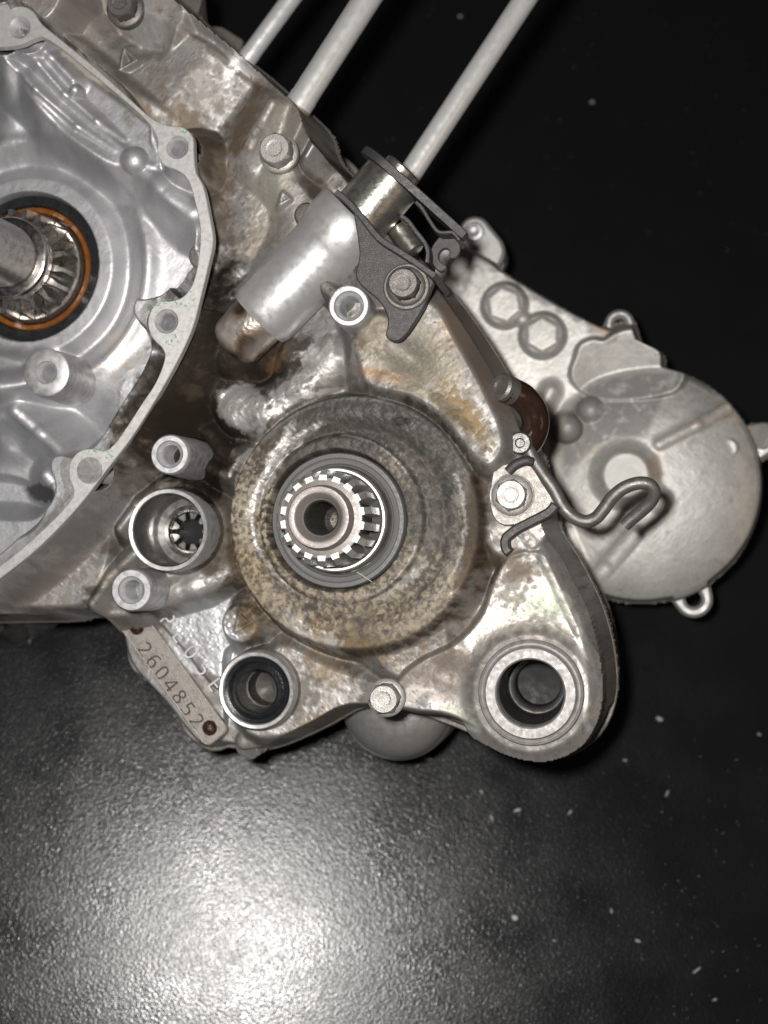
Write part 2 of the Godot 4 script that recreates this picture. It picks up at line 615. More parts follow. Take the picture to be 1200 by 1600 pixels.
# ---------------------------------------------------------------- castings: a surface of heights over a fine grid, with colour, gloss and metal at each point
class Casting:
	var m: Node3D
	var g: float
	var u0: float
	var v0: float
	var w: int
	var h: int
	var floor_z: float
	var z := PackedFloat32Array()
	var c := PackedColorArray()
	var ro := PackedFloat32Array()
	var me := PackedFloat32Array()
	var zref := 0.0
	var crust := 0.0   # how thick dirt and corrosion lie
	var nz := FastNoiseLite.new()

	func _init(main: Node3D, lo: Vector2, hi: Vector2, step: float, fl: float) -> void:
		m = main
		g = step
		u0 = lo.x
		v0 = lo.y
		w = int((hi.x - lo.x) / g) + 1
		h = int((hi.y - lo.y) / g) + 1
		floor_z = fl
		z.resize(w * h)
		z.fill(fl)
		c.resize(w * h)
		ro.resize(w * h)
		me.resize(w * h)
		nz.noise_type = FastNoiseLite.TYPE_SIMPLEX_SMOOTH
		nz.fractal_octaves = 5
		nz.fractal_gain = 0.58

	func box(cx: float, cy: float, rx: float, ry: float) -> Rect2i:
		var x0 := clampi(int(floor((cx - rx - u0) / g)), 0, w)
		var x1 := clampi(int(ceil((cx + rx - u0) / g)) + 1, 0, w)
		var y0 := clampi(int(floor((cy - ry - v0) / g)), 0, h)
		var y1 := clampi(int(ceil((cy + ry - v0) / g)) + 1, 0, h)
		return Rect2i(x0, y0, maxi(0, x1 - x0), maxi(0, y1 - y0))

	static func soft(d: float, e: float) -> float:   # max(0, d) with a rounded start
		if d <= -e:
			return 0.0
		return (d + e) * (d + e) / (4.0 * e) if d < e else d

	func up(i: int, t: float, k: float) -> void:
		var a := z[i]
		var d := absf(a - t)
		if d < k:
			z[i] = maxf(a, t) + (k - d) * (k - d) / (4.0 * k)
		elif t > a:
			z[i] = t

	func dn(i: int, t: float, k: float) -> void:
		var a := z[i]
		var d := absf(a - t)
		if d < k:
			z[i] = minf(a, t) - (k - d) * (k - d) / (4.0 * k)
		elif t < a:
			z[i] = t

	# a flat-topped round lump with sloping sides
	func cone(p: Vector3, r: float, slope: float, k: float, drop := 160.0) -> void:
		var R := r + drop / slope
		var b := box(p.x, p.y, R, R)
		for iy in range(b.position.y, b.end.y):
			var dy := v0 + iy * g - p.y
			for ix in range(b.position.x, b.end.x):
				var dx := u0 + ix * g - p.x
				var d := sqrt(dx * dx + dy * dy)
				if d < R:
					up(iy * w + ix, p.z - soft(d - r, 3.0) * slope, k)

	# a round hollow down to p.z
	func pit(p: Vector3, r: float, slope: float, k: float, drop := 160.0) -> void:
		var R := r + drop / slope
		var b := box(p.x, p.y, R, R)
		for iy in range(b.position.y, b.end.y):
			var dy := v0 + iy * g - p.y
			for ix in range(b.position.x, b.end.x):
				var dx := u0 + ix * g - p.x
				var d := sqrt(dx * dx + dy * dy)
				if d < R:
					dn(iy * w + ix, p.z + maxf(0.0, d - r) * slope, k)

	func ball(p: Vector3, r: float, k: float, flat := 1.0) -> void:
		var b := box(p.x, p.y, r, r)
		for iy in range(b.position.y, b.end.y):
			var dy := v0 + iy * g - p.y
			for ix in range(b.position.x, b.end.x):
				var dx := u0 + ix * g - p.x
				var q := r * r - dx * dx - dy * dy
				if q > 0.0:
					up(iy * w + ix, p.z - r * flat + sqrt(q) * flat, k)

	# a round bar lying in the casting, its top at the heights of a and b; negative radius of blending digs a groove
	func bar(a: Vector3, b: Vector3, ra: float, rb: float, k: float, side := 3.0, dig := false) -> void:
		var R := maxf(ra, rb) + clampf(100.0 / side, 30.0, 180.0)
		var bb := box((a.x + b.x) / 2.0, (a.y + b.y) / 2.0, absf(a.x - b.x) / 2.0 + R, absf(a.y - b.y) / 2.0 + R)
		var ab := Vector2(b.x - a.x, b.y - a.y)
		var l2 := maxf(ab.length_squared(), 0.001)
		for iy in range(bb.position.y, bb.end.y):
			var py := v0 + iy * g - a.y
			for ix in range(bb.position.x, bb.end.x):
				var px := u0 + ix * g - a.x
				var t := clampf((px * ab.x + py * ab.y) / l2, 0.0, 1.0)
				var dx := px - ab.x * t
				var dy := py - ab.y * t
				var d := sqrt(dx * dx + dy * dy)
				if d > R:
					continue
				var r := lerpf(ra, rb, t)
				var e := minf(d, r * 0.92)
				var fall := r - sqrt(r * r - e * e) + maxf(0.0, d - r * 0.92) * side
				if dig:
					dn(iy * w + ix, lerpf(a.z, b.z, t) + fall, k)
				else:
					up(iy * w + ix, lerpf(a.z, b.z, t) - fall, k)

	func bars(list: Array, ra: float, rb: float, k: float, side := 3.0, dig := false) -> void:   # px, py, z triples
		var n := list.size() / 3
		for i in n - 1:
			bar(m.P(list[i * 3], list[i * 3 + 1], list[i * 3 + 2]), m.P(list[i * 3 + 3], list[i * 3 + 4], list[i * 3 + 5]), lerpf(ra, rb, float(i) / (n - 1)), lerpf(ra, rb, float(i + 1) / (n - 1)), k, side, dig)

	# a soft swelling or dent
	func swell(p: Vector3, rx: float, ry: float, deg: float, high: float) -> void:
		var R := maxf(rx, ry) * 2.2
		var b := box(p.x, p.y, R, R)
		var ca := cos(deg_to_rad(deg))
		var sa := sin(deg_to_rad(deg))
		for iy in range(b.position.y, b.end.y):
			var dy := v0 + iy * g - p.y
			for ix in range(b.position.x, b.end.x):
				var dx := u0 + ix * g - p.x
				var x := (dx * ca - dy * sa) / rx
				var y := (dx * sa + dy * ca) / ry
				var q := x * x + y * y
				if q < 4.8:
					z[iy * w + ix] += high * exp(-q)

	# a ring-shaped ridge (or groove) of gaussian section
	func ring(p: Vector3, r: float, wide: float, high: float, a0 := -4.0, a1 := 4.0) -> void:
		var R := r + wide * 3.0
		var b := box(p.x, p.y, R, R)
		for iy in range(b.position.y, b.end.y):
			var dy := v0 + iy * g - p.y
			for ix in range(b.position.x, b.end.x):
				var dx := u0 + ix * g - p.x
				var d := (sqrt(dx * dx + dy * dy) - r) / wide
				if absf(d) < 3.0:
					var f := 1.0
					if a0 > -4.0:
						var a := atan2(dy, dx)
						f = smoothstep(a0, a0 + 0.25, a) * (1.0 - smoothstep(a1 - 0.25, a1, a))
					z[iy * w + ix] += high * exp(-d * d) * f

	# signed distance to an outline (negative inside), known up to R
	func distances(o: PackedVector2Array, R: float) -> PackedFloat32Array:
		var sd := PackedFloat32Array()
		sd.resize(w * h)
		sd.fill(R)
		var n := o.size()
		for i in n:
			var a := o[i]
			var b := o[(i + 1) % n]
			var ab := b - a
			var l2 := maxf(ab.length_squared(), 0.0001)
			var bb := box((a.x + b.x) / 2.0, (a.y + b.y) / 2.0, absf(ab.x) / 2.0 + R, absf(ab.y) / 2.0 + R)
			for iy in range(bb.position.y, bb.end.y):
				var py := v0 + iy * g - a.y
				for ix in range(bb.position.x, bb.end.x):
					var px := u0 + ix * g - a.x
					var t := clampf((px * ab.x + py * ab.y) / l2, 0.0, 1.0)
					var dx := px - ab.x * t
					var dy := py - ab.y * t
					var d := dx * dx + dy * dy
					var k := iy * w + ix
					if d < sd[k] * sd[k]:
						sd[k] = sqrt(d)
		for iy in h:
			var y := v0 + iy * g + 0.0137
			var xs := []
			for i in n:
				var a := o[i]
				var b := o[(i + 1) % n]
				if (a.y > y) != (b.y > y):
					xs.append(a.x + (y - a.y) * (b.x - a.x) / (b.y - a.y))
			xs.sort()
			for q in range(0, xs.size() - 1, 2):
				var i0 := clampi(int(ceil((xs[q] - u0) / g)), 0, w)
				var i1 := clampi(int(floor((xs[q + 1] - u0) / g)), -1, w - 1)
				for ix in range(i0, i1 + 1):
					sd[iy * w + ix] = -sd[iy * w + ix]
		return sd

	# a raised (or sunk) field with sloping sides; its top may tilt by `grad` round the outline's first point
	func field(list: Array, zt: float, slope: float, k: float, sink := false, grad := Vector2.ZERO, sub := 4, drop := 180.0) -> void:
		var o: PackedVector2Array = m.smooth(m.pts(list, zt), sub)
		var R := drop / slope
		var sd := distances(o, R)
		var o0 := o[0]
		for iy in h:
			for ix in w:
				var i := iy * w + ix
				var d := sd[i]
				if d >= R - 0.02:
					continue
				var t := zt + grad.x * (u0 + ix * g - o0.x) + grad.y * (v0 + iy * g - o0.y)
				if sink:
					dn(i, t + soft(d, 3.0) * slope, k)
				else:
					up(i, t - soft(d, 4.5) * slope, k)

	# nothing may stand outside this outline above the height z0
	func trim(o: PackedVector2Array, z0: float, slope: float, k: float) -> void:
		var sd := distances(o, 120.0)
		for i in w * h:
			if sd[i] > -k and z[i] > floor_z:
				dn(i, z0 - sd[i] * slope if sd[i] < 119.9 else floor_z, k)
				if z[i] < floor_z + 1.5:
					z[i] = floor_z

	func roughen(freq: float, high: float, seed_: int) -> void:
		nz.seed = seed_
		nz.frequency = freq
		for iy in h:
			for ix in w:
				var i := iy * w + ix
				if z[i] > floor_z + 1.0:
					z[i] += nz.get_noise_2d(ix * g, iy * g) * high

	func base(col: Color, rough: float, metal: float, vary: float) -> void:
		c.fill(col)
		ro.fill(rough)
		me.fill(metal)
		nz.seed = 71
		nz.frequency = 0.012
		var n2 := FastNoiseLite.new()
		n2.seed = 72
		n2.frequency = 0.09
		n2.fractal_octaves = 3
		for iy in h:
			for ix in w:
				var i := iy * w + ix
				if z[i] > floor_z + 1.0:
					var a := nz.get_noise_2d(ix * g, iy * g) * vary
					var b := n2.get_noise_2d(ix * g, iy * g) * vary * 0.6
					c[i] = Color(col.r * (1.0 + a + b), col.g * (1.0 + a * 1.05 + b), col.b * (1.0 + a * 1.1 + b))

	# a stain or painted light: an ellipse (pixels, degrees clockwise in the picture) with a ragged, speckled edge
	func stain(px: float, py: float, rx: float, ry: float, deg: float, look: Array, amount: float, ragged := 0.7, fine := 0.035, seed_ := 0) -> void:
		var p: Vector3 = m.P(px, py, zref)
		var k: float = m.K(px, py, zref)
		rx *= k
		ry *= k
		var R := maxf(rx, ry) * (1.0 + ragged * 0.6) + 4.0
		var b := box(p.x, p.y, R, R)
		var ca := cos(deg_to_rad(deg))
		var sa := sin(deg_to_rad(deg))
		nz.seed = seed_ + int(px) * 7 + int(py)
		nz.frequency = fine
		var col: Color = look[0]
		var rr: float = look[1]
		var mm: float = look[2]
		for iy in range(b.position.y, b.end.y):
			var dy := v0 + iy * g - p.y
			for ix in range(b.position.x, b.end.x):
				var i := iy * w + ix
				if z[i] <= floor_z + 1.0:
					continue
				var dx := u0 + ix * g - p.x
				var x := (dx * ca - dy * sa) / rx
				var y := (dx * sa + dy * ca) / ry
				var q := sqrt(x * x + y * y)
				if q > 1.0 + ragged * 0.6:
					continue
				var t := 1.0 - smoothstep(1.0 - 0.75 * minf(ragged, 1.0), 1.15, q + nz.get_noise_2d(ix * g, iy * g) * ragged * 1.25)
				t *= amount
				if t > 0.003:
					c[i] = c[i].lerp(col, t)
					ro[i] = lerpf(ro[i], rr, t)
					me[i] = lerpf(me[i], mm, t)
					if crust > 0.0 and mm < 0.22:
						z[i] += t * crust

	# dirt, metal or painted shade over a whole outlined region, thicker where the noise is high
	func coat(sd: PackedFloat32Array, look: Array, amount: float, level: float, fine: float, seed_: int, soft := 0.25) -> void:
		nz.seed = seed_
		nz.frequency = fine
		var col: Color = look[0]
		for iy in h:
			for ix in w:
				var i := iy * w + ix
				if sd[i] >= 0.0 or z[i] <= floor_z + 1.0:
					continue
				var t := smoothstep(level - soft, level + soft, nz.get_noise_2d(ix * g, iy * g)) * amount * smoothstep(0.0, -14.0, sd[i])
				if t > 0.003:
					c[i] = c[i].lerp(col, t)
					ro[i] = lerpf(ro[i], look[1], t)
					me[i] = lerpf(me[i], look[2], t)
					if crust > 0.0 and look[2] < 0.22:
						z[i] += t * crust

	func build(material: StandardMaterial3D) -> ArrayMesh:
		var at := PackedInt32Array()
		at.resize(w * h)
		at.fill(-1)
		var used := PackedByteArray()
		used.resize(w * h)
		var low := floor_z + 0.5
		for iy in h - 1:
			for ix in w - 1:
				var i := iy * w + ix
				if z[i] > low or z[i + 1] > low or z[i + w] > low or z[i + w + 1] > low:
					used[i] = 1
					used[i + 1] = 1
					used[i + w] = 1
					used[i + w + 1] = 1
		var v := PackedVector3Array()
		var nn := PackedVector3Array()
		var uv := PackedVector2Array()
		var cc := PackedColorArray()
		var k := 0
		for iy in h:
			for ix in w:
				var i := iy * w + ix
				if not used[i]:
					continue
				at[i] = k
				k += 1
				v.append(Vector3(u0 + ix * g, v0 + iy * g, z[i]) * 0.00018)
				var zx := (z[iy * w + mini(ix + 1, w - 1)] - z[iy * w + maxi(ix - 1, 0)]) / (2.0 * g)
				var zy := (z[mini(iy + 1, h - 1) * w + ix] - z[maxi(iy - 1, 0) * w + ix]) / (2.0 * g)
				nn.append(Vector3(-zx, -zy, 1.0).normalized())
				uv.append(Vector2((ix + 0.5) / w, (iy + 0.5) / h))
				cc.append(c[i])
		var q := PackedInt32Array()
		for iy in h - 1:
			for ix in w - 1:
				var i := iy * w + ix
				if z[i] > low or z[i + 1] > low or z[i + w] > low or z[i + w + 1] > low:
					if absf(z[i] - z[i + w + 1]) < absf(z[i + 1] - z[i + w]):
						q.append_array([at[i], at[i + w], at[i + w + 1], at[i], at[i + w + 1], at[i + 1]])
					else:
						q.append_array([at[i], at[i + w], at[i + 1], at[i + 1], at[i + w], at[i + w + 1]])
		var arr := []
		arr.resize(Mesh.ARRAY_MAX)
		arr[Mesh.ARRAY_VERTEX] = v
		arr[Mesh.ARRAY_NORMAL] = nn
		arr[Mesh.ARRAY_TEX_UV] = uv
		arr[Mesh.ARRAY_COLOR] = cc
		arr[Mesh.ARRAY_INDEX] = q
		var mesh := ArrayMesh.new()
		mesh.add_surface_from_arrays(Mesh.PRIMITIVE_TRIANGLES, arr)
		# gloss and metal as a picture over the same grid
		var bytes := PackedByteArray()
		bytes.resize(w * h * 3)
		for i in w * h:
			bytes[i * 3] = 255
			bytes[i * 3 + 1] = int(clampf(ro[i], 0.0, 1.0) * 255.0)
			bytes[i * 3 + 2] = int(clampf(me[i], 0.0, 1.0) * 255.0)
		var t := ImageTexture.create_from_image(Image.create_from_data(w, h, false, Image.FORMAT_RGB8, bytes))
		material.roughness = 1.0
		material.metallic = 1.0
		material.roughness_texture = t
		material.roughness_texture_channel = BaseMaterial3D.TEXTURE_CHANNEL_GREEN
		material.metallic_texture = t
		material.metallic_texture_channel = BaseMaterial3D.TEXTURE_CHANNEL_BLUE
		mesh.surface_set_material(0, material)
		return mesh


# looks of the dirt: colour, gloss (roughness), metal
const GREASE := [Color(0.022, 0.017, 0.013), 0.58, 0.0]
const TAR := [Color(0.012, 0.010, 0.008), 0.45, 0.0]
const BROWN := [Color(0.135, 0.095, 0.062), 0.65, 0.15]
const UMBER := [Color(0.066, 0.050, 0.037), 0.68, 0.1]
const TAN := [Color(0.36, 0.30, 0.215), 0.7, 0.15]
const OCHRE := [Color(0.25, 0.165, 0.06), 0.7, 0.1]
const DUST := [Color(0.15, 0.135, 0.115), 0.72, 0.15]
const SLATE := [Color(0.165, 0.16, 0.155), 0.6, 0.35]
const BARE := [Color(0.53, 0.52, 0.51), 0.42, 0.7]
const PALE := [Color(0.52, 0.50, 0.475), 0.5, 0.5]
const CHALK := [Color(0.48, 0.42, 0.335), 0.7, 0.15]
const RUST := [Color(0.33, 0.19, 0.095), 0.55, 0.3]
const WARM := [Color(0.34, 0.305, 0.275), 0.56, 0.45]
const OXIDE := [Color(0.46, 0.49, 0.40), 0.6, 0.35]
const CLEAN := [Color(0.49, 0.49, 0.505), 0.52, 0.66]

const GZ := 45.0
var gasket_outer := [-60, 10, 0, 6, 30, 8, 52, 18, 66, 38, 100, 66, 150, 107, 200, 152, 236, 184, 262, 196, 286, 199, 301, 214, 303, 240, 306, 268, 318, 292, 327, 335, 333, 375, 326, 412, 314, 462, 300, 514, 274, 570, 236, 636, 201, 690, 166, 735, 122, 792, 62, 854, 0, 904, -60, 948]
var gasket_inner := [-60, 922, 0, 884, 58, 836, 104, 790, 115, 768, 108, 745, 110, 722, 124, 705, 146, 701, 164, 704, 180, 692, 200, 664, 222, 630, 243, 598, 257, 562, 254, 545, 240, 530, 231, 508, 236, 484, 250, 471, 268, 470, 288, 462, 302, 440, 310, 405, 313, 360, 305, 318, 294, 282, 276, 266, 256, 258, 246, 240, 245, 215, 226, 186, 180, 145, 130, 104, 90, 72, 66, 58, 48, 62, 20, 72, -60, 76]


var edge_px := [-60, -60, 262, -46, 278, 5, 318, 48, 370, 90, 412, 124, 462, 170, 496, 204, 510, 246, 545, 285, 596, 344, 652, 424, 688, 454, 740, 524, 790, 606, 822, 672, 846, 760, 862, 832, 892, 880, 930, 960, 948, 1040, 946, 1100, 924, 1146, 888, 1172, 846, 1179, 800, 1168, 757, 1148, 694, 1122, 640, 1106, 560, 1096, 500, 1125, 432, 1156, 385, 1166, 342, 1160, 318, 1166, 292, 1152, 277, 1124, 260, 1092, 232, 1066, 206, 1048, 196, 1022, 198, 990, 180, 956, 125, 953, 100, 959, 0, 961, -56, 962, -68, 956, -72, 930, -72, -20, -70, -50]


func crankcase() -> void:
	var lo := P(-60, 1230, -120)
	var hi := P(1010, -60, -120)
	var k := Casting.new(self, Vector2(lo.x - 20, lo.y), Vector2(hi.x + 30, hi.y), 2.1, -224.0)
	# --- the lower body as far as the joint between the case halves
	var edge := edge_px
	k.field(edge, -150, 8.0, 10, false, Vector2.ZERO, 3, 110)
	# --- the outer wall falling away from the joint face of the left-hand chamber
	k.field(gasket_outer + [-82, 956, -92, 940, -96, 900, -96, 80, -92, 30], GZ - 8, 2.3, 8, false, Vector2.ZERO, 3, 170)
	k.field([-60, 905, 0, 905, 60, 862, 120, 800, 160, 770, 175, 830, 160, 900, 130, 940, 100, 948, 0, 950, -60, 950], -52, 3.0, 25, false, Vector2.ZERO, 4, 120)
	# --- the upper body towards the cylinder
	k.field([-60, -60, 285, -40, 300, 2, 342, 42, 396, 84, 438, 118, 488, 160, 517, 192, 526, 226, 560, 262, 600, 318, 560, 330, 510, 312, 470, 350, 430, 400, 400, 430, 365, 470, 345, 440, 332, 380, 318, 290, 300, 210, 262, 186, 200, 140, 150, 96, 100, 56, 60, 20, -40, 4, -66, -10], -28, 6.0, 12, false, Vector2.ZERO, 4, 140)
	# flange strip at its upper right edge, a step proud
	k.field([285, -40, 300, 2, 342, 42, 396, 84, 438, 118, 488, 160, 517, 192, 524, 212, 508, 205, 480, 172, 430, 134, 380, 92, 330, 52, 292, 22, 260, -40], 0, 2.4, 4)
	k.bars([296, 46, -38, 336, 68, -38, 386, 108, -38, 436, 148, -34, 486, 190, -30, 504, 212, -30], 5, 5, 4, 1.6, true)
	k.field([430, 150, 470, 178, 500, 206, 478, 244, 440, 262, 400, 250, 395, 200], -16, 2.2, 5)
	k.field([512, 216, 544, 250, 580, 306, 548, 318, 508, 304, 486, 262, 496, 236], -72, 2.0, 5, true, Vector2.ZERO, 3, 80)
	k.bars([500, 204, -6, 490, 224, -8, 478, 244, -10], 4, 4, 3, 2.0)
	# vertical folds of the upper body
	k.bars([400, 78, -8, 372, 118, 2, 345, 160, -2, 325, 198, -14], 13, 17, 12, 0.8)
	k.bars([398, 142, -66, 388, 172, -78, 368, 222, -86, 348, 262, -96], 12, 24, 16, 0.6, true)
	k.bars([424, 160, -10, 398, 206, -12, 372, 262, -26, 356, 300, -52], 10, 14, 12, 0.9)
	k.field([200, -60, 262, -60, 290, 20, 258, 62, 232, 72, 205, 62, 180, 40, 172, 10], -8, 2.0, 8)
	k.bars([168, 22, -52, 190, 55, -50, 222, 76, -46, 252, 80, -42], 6, 6, 5, 0.8, true)
	k.bars([0, 12, 30, 44, 14, 22, 66, 18, 0, 88, 2, -12], 10, 12, 10, 1.0)
	# recess between the joint face and the tube
	k.field([345, 275, 420, 330, 400, 400, 350, 440, 335, 400, 336, 340], -62, 1.0, 16, true, Vector2.ZERO, 4, 60)
	# --- the round sprocket housing
	var hub := P(553, 816, 0)
	k.cone(P(553, 816, -2), 198, 4.0, 12, 140)
	k.cone(P(640, 1000, -46), 60, 1.6, 30, 90)
	# shoulder to the upper right of it
	k.field([556, 520, 566, 585, 590, 606, 640, 618, 690, 650, 735, 705, 762, 728, 784, 704, 780, 664, 748, 596, 712, 532, 682, 480, 652, 470, 620, 500, 590, 490], 22, 2.4, 9, false, Vector2.ZERO, 4, 160)
	k.swell(P(640, 560, 10), 40, 22, 35, -14)
	# ear that carries the pivot bush
	k.field([798, 866, 846, 862, 866, 890, 900, 965, 924, 1036, 932, 1086, 917, 1134, 888, 1163, 850, 1174, 806, 1166, 760, 1144, 700, 1118, 650, 1112, 612, 1100, 622, 1062, 656, 1032, 712, 1004, 752, 960, 772, 905], -22, 7.0, 14, false, Vector2.ZERO, 4, 130)
	k.cone(P(829, 1083, -8), 90, 1.0, 14, 30)
	k.swell(P(700, 1060, 0), 38, 26, 25, -16)
	k.bars([788, 768, -30, 815, 830, -30, 850, 870, -24, 905, 985, -22, 926, 1060, -20], 12, 10, 12, 2.0)
	# wall of the right side, with a fold
	k.field([686, 452, 742, 540, 788, 620, 820, 690, 842, 770, 800, 780, 765, 730, 760, 660, 716, 560, 672, 480], -62, 4.0, 12, false, Vector2.ZERO, 4, 120)
	k.field([742, 690, 800, 700, 850, 760, 866, 800, 846, 848, 792, 872, 756, 840, 742, 760], -24, 3.0, 14)
	# --- underside of the housing and the walls at the lower left
	k.field([432, 1010, 520, 1046, 600, 1072, 590, 1098, 470, 1142, 404, 1152, 380, 1120], -74, 2.5, 16)
	k.bars([380, 1160, -128, 470, 1140, -126, 560, 1108, -120, 600, 1094, -116], 16, 18, 8, 3.0)
	k.cone(P(400, 1079, -42), 62, 9.0, 6, 120)
	k.cone(P(374, 975, -58), 30, 5.0, 14, 90)
	k.field([196, 966, 236, 930, 350, 905, 388, 980, 352, 1020, 344, 1070, 352, 1110, 348, 1150, 324, 1164, 300, 1150, 258, 1096, 204, 1034], -138, 6.0, 4, false, Vector2.ZERO, 4, 80)
	k.field([236, 940, 350, 905, 388, 980, 352, 1020, 344, 1080, 290, 1020], -126, 5.0, 3, false, Vector2.ZERO, 4, 60)
	k.bars([168, 930, -56, 236, 934, -52, 300, 915, -54, 350, 890, -60], 24, 26, 10, 4.0)
	k.field([130, 940, 160, 905, 205, 862, 205, 830, 184, 825, 230, 778, 262, 755, 310, 762, 350, 800, 350, 880, 290, 905, 210, 958, 150, 958], -62, 2.4, 14)
	# webs
	k.bars([142, 945, -22, 170, 902, -20, 208, 866, -18], 6, 7, 8, 2.2)
	k.bars([186, 826, -8, 212, 790, -8, 250, 764, -12], 6, 6, 8, 2.2)
	k.bars([300, 716, -58, 340, 738, -42, 358, 742, -36], 9, 10, 12, 2.0)
	k.bars([302, 660, -86, 326, 678, -78, 348, 706, -64, 368, 722, -44], 11, 12, 14, 1.6)
	k.bars([338, 548, -48, 318, 585, -62, 303, 612, -76], 11, 12, 10, 1.8)
	k.bars([344, 700, -66, 364, 706, -50], 8, 8, 8, 2.0)
	# the pale lobe under the tube
	k.bars([342, 600, -58, 372, 640, -50, 412, 640, -42, 470, 602, -36, 520, 556, -28], 44, 42, 12, 2.6)
	k.bars([360, 590, -58, 412, 596, -46, 460, 566, -42, 492, 534, -40], 22, 20, 22, 0.9, true)
	k.bars([548, 500, -4, 560, 560, 6, 566, 596, 4], 12, 9, 12, 2.0)
	k.field([478, 470, 540, 430, 600, 400, 640, 440, 610, 520, 560, 540, 500, 560, 440, 560], -42, 1.8, 18, false, Vector2.ZERO, 4, 100)
	k.bars([404, 492, -24, 470, 426, -20, 545, 350, -14], 58, 58, 14, 2.5)
	k.bars([356, 548, -28, 404, 500, -24], 42, 46, 10, 2.5)
	k.cone(P(590, 425, 30), 26, 1.3, 16, 90)
	k.bars([330, 470, -70, 352, 440, -50, 372, 420, -44], 14, 14, 16, 1.4)
	# housing top: groove, swell, raised inner ring, seal seat
	k.ring(hub, 145, 10, -6)
	k.ring(hub, 176, 24, 9)
	k.ring(hub, 198, 4, 4, 1.2, 3.9)
	k.cone(P(533, 811, 7), 129, 2.2, 3, 18)
	k.pit(under(527, 813, 0, -46), 106, 9.0, 3, 70)
	# --- inside the chamber
	var inner: Array = gasket_inner + [-82, 76, -94, 84, -98, 120, -98, 880, -94, 918]
	k.field(inner, -92, 6.5, 12, true, Vector2.ZERO, 3, 150)
	k.field([62, 62, 84, 66, 122, 112, 160, 142, 226, 190, 246, 222, 246, 262, 200, 244, 150, 200, 100, 150, 60, 112], -30, 2.2, 14)
	k.field([-60, 80, 20, 74, 62, 64, 62, 82, 100, 130, 150, 190, 200, 240, 180, 258, 110, 214, 50, 150, 6, 96, -60, 100], -18, 1.6, 12)
	k.bars([4, 84, 0, 60, 140, -6, 120, 196, -12, 180, 236, -20], 5, 6, 7, 1.4)
	k.bars([34, 72, 2, 60, 98, 2, 100, 146, -8, 150, 188, -16, 190, 218, -24], 5, 6, 7, 1.4)
	k.bars([52, 62, 4, 78, 88, 0, 112, 124, -6], 6, 7, 7, 1.4)
	k.bars([205, 248, -22, 250, 288, -30, 300, 330, -20], 19, 20, 16, 1.4)
	k.ball(P(204, 246, -6), 22, 10)
	k.ball(P(114, 138, 0), 10, 5)
	k.swell(P(20, 160, -60), 40, 55, 20, 34)
	k.swell(P(75, 200, -60), 30, 50, -10, 26)
	k.swell(P(50, 130, -60), 14, 40, 15, -16)
	k.swell(P(235, 400, -80), 60, 90, 10, 10)
	k.swell(P(270, 330, -80), 28, 46, -20, 12)
	k.swell(P(190, 600, -80), 70, 60, 30, 16)
	k.swell(P(120, 650, -80), 60, 30, 10, -14)
	k.bars([0, 600, -26, 50, 582, -28], 24, 24, 14, 1.4)
	k.bars([-30, 560, -50, 20, 575, -40], 18, 18, 14, 1.4)
	k.bars([-20, 655, -52, 22, 642, -40, 62, 676, -48, 104, 716, -40, 112, 740, -30], 13, 12, 14, 1.2)
	k.swell(P(20, 700, -80), 40, 24, 0, 22)
	k.field([-60, 800, 0, 790, 70, 792, 108, 786, 60, 838, 0, 886, -60, 920], -46, 1.8, 6)
	k.field([-60, 748, 20, 754, 60, 768, 74, 786, 30, 786, -60, 778], -120, 2.4, 4, true)
	k.bars([70, 742, -30, 88, 762, -34, 96, 780, -36], 13, 13, 8, 1.4)
	var crank := P(48, 419, -92)
	k.cone(Vector3(crank.x, crank.y, -76), 152, 0.9, 14, 40)
	k.ring(crank, 176, 14, -10)
	k.ring(crank, 214, 16, 12)
	k.pit(Vector3(crank.x, crank.y, -130), 121, 8.0, 3, 90)
	k.bars([306, 392, -40, 300, 412, -60], 10, 9, 4, 2.0, true)
	k.field([8, -40, 104, -40, 94, 2, 80, 24, 67, 31, 54, 21, 36, 14, 12, 9], GZ + 14, 6.0, 6)
	# room for the joint face and its threaded holes, and for the bores
	k.pit(under(72, 582, 34, -88), 22, 9.0, 2, 160)
	for p in [[277, 230], [260, 502], [140, 735], [31, 43], [-6, 46]]:
		k.cone(P(p[0], p[1], GZ - 6), 26, 3.0, 4, 150)
		k.pit(under(p[0], p[1], GZ, -72), 21, 9.0, 2, 200)
	k.cone(P(262, 828, 8), 66, 12.0, 6, 90)
	k.pit(under(262, 828, 20, -223), 59, 30.0, 2, 240)
	k.pit(under(400, 1079, -40, -215), 53, 30.0, 2, 240)
	k.pit(under(829, 1083, 6, -223), 60, 30.0, 2, 260)
	for p in [[265, 710, 52, 30], [205, 922, 34, 32], [545, 478, 62, 31]]:
		k.cone(P(p[0], p[1], p[2] - 10), p[3] - 4, 12.0, 6, 120)
		k.pit(under(p[0], p[1], p[2], p[2] - 75), 20, 9.0, 2, 100)
	k.bars([522, 459, 50, 506, 446, 46], 9, 8, 6, 5.0)
	# raised arrow marks
	for t in [[197, 92, -16], [443, 310, -20], [378, 970, -54]]:
		var s := 9.0 if t[0] == 443 else 16.0
		k.bars([t[0] - s * 0.6, t[1] + s, t[2], t[0] - s * 0.2, t[1] - s, t[2], t[0] + s, t[1] + s * 0.1, t[2], t[0] - s * 0.6, t[1] + s, t[2]], 2.6, 2.6, 2, 2.0)
	k.trim(MB.inset(smooth(pts(edge, -150), 3), -5.0, MB.area(pts(edge, -150)) > 0.0), -138, 8.0, 8)
	k.roughen(0.16, 0.28, 5)
	k.roughen(0.03, 0.5, 6)

	# --- colour, dirt, wear and some painted light and shade
	k.base(Color(0.33, 0.325, 0.32), 0.47, 0.6, 0.16)
	k.zref = -30.0
	k.crust = 1.3
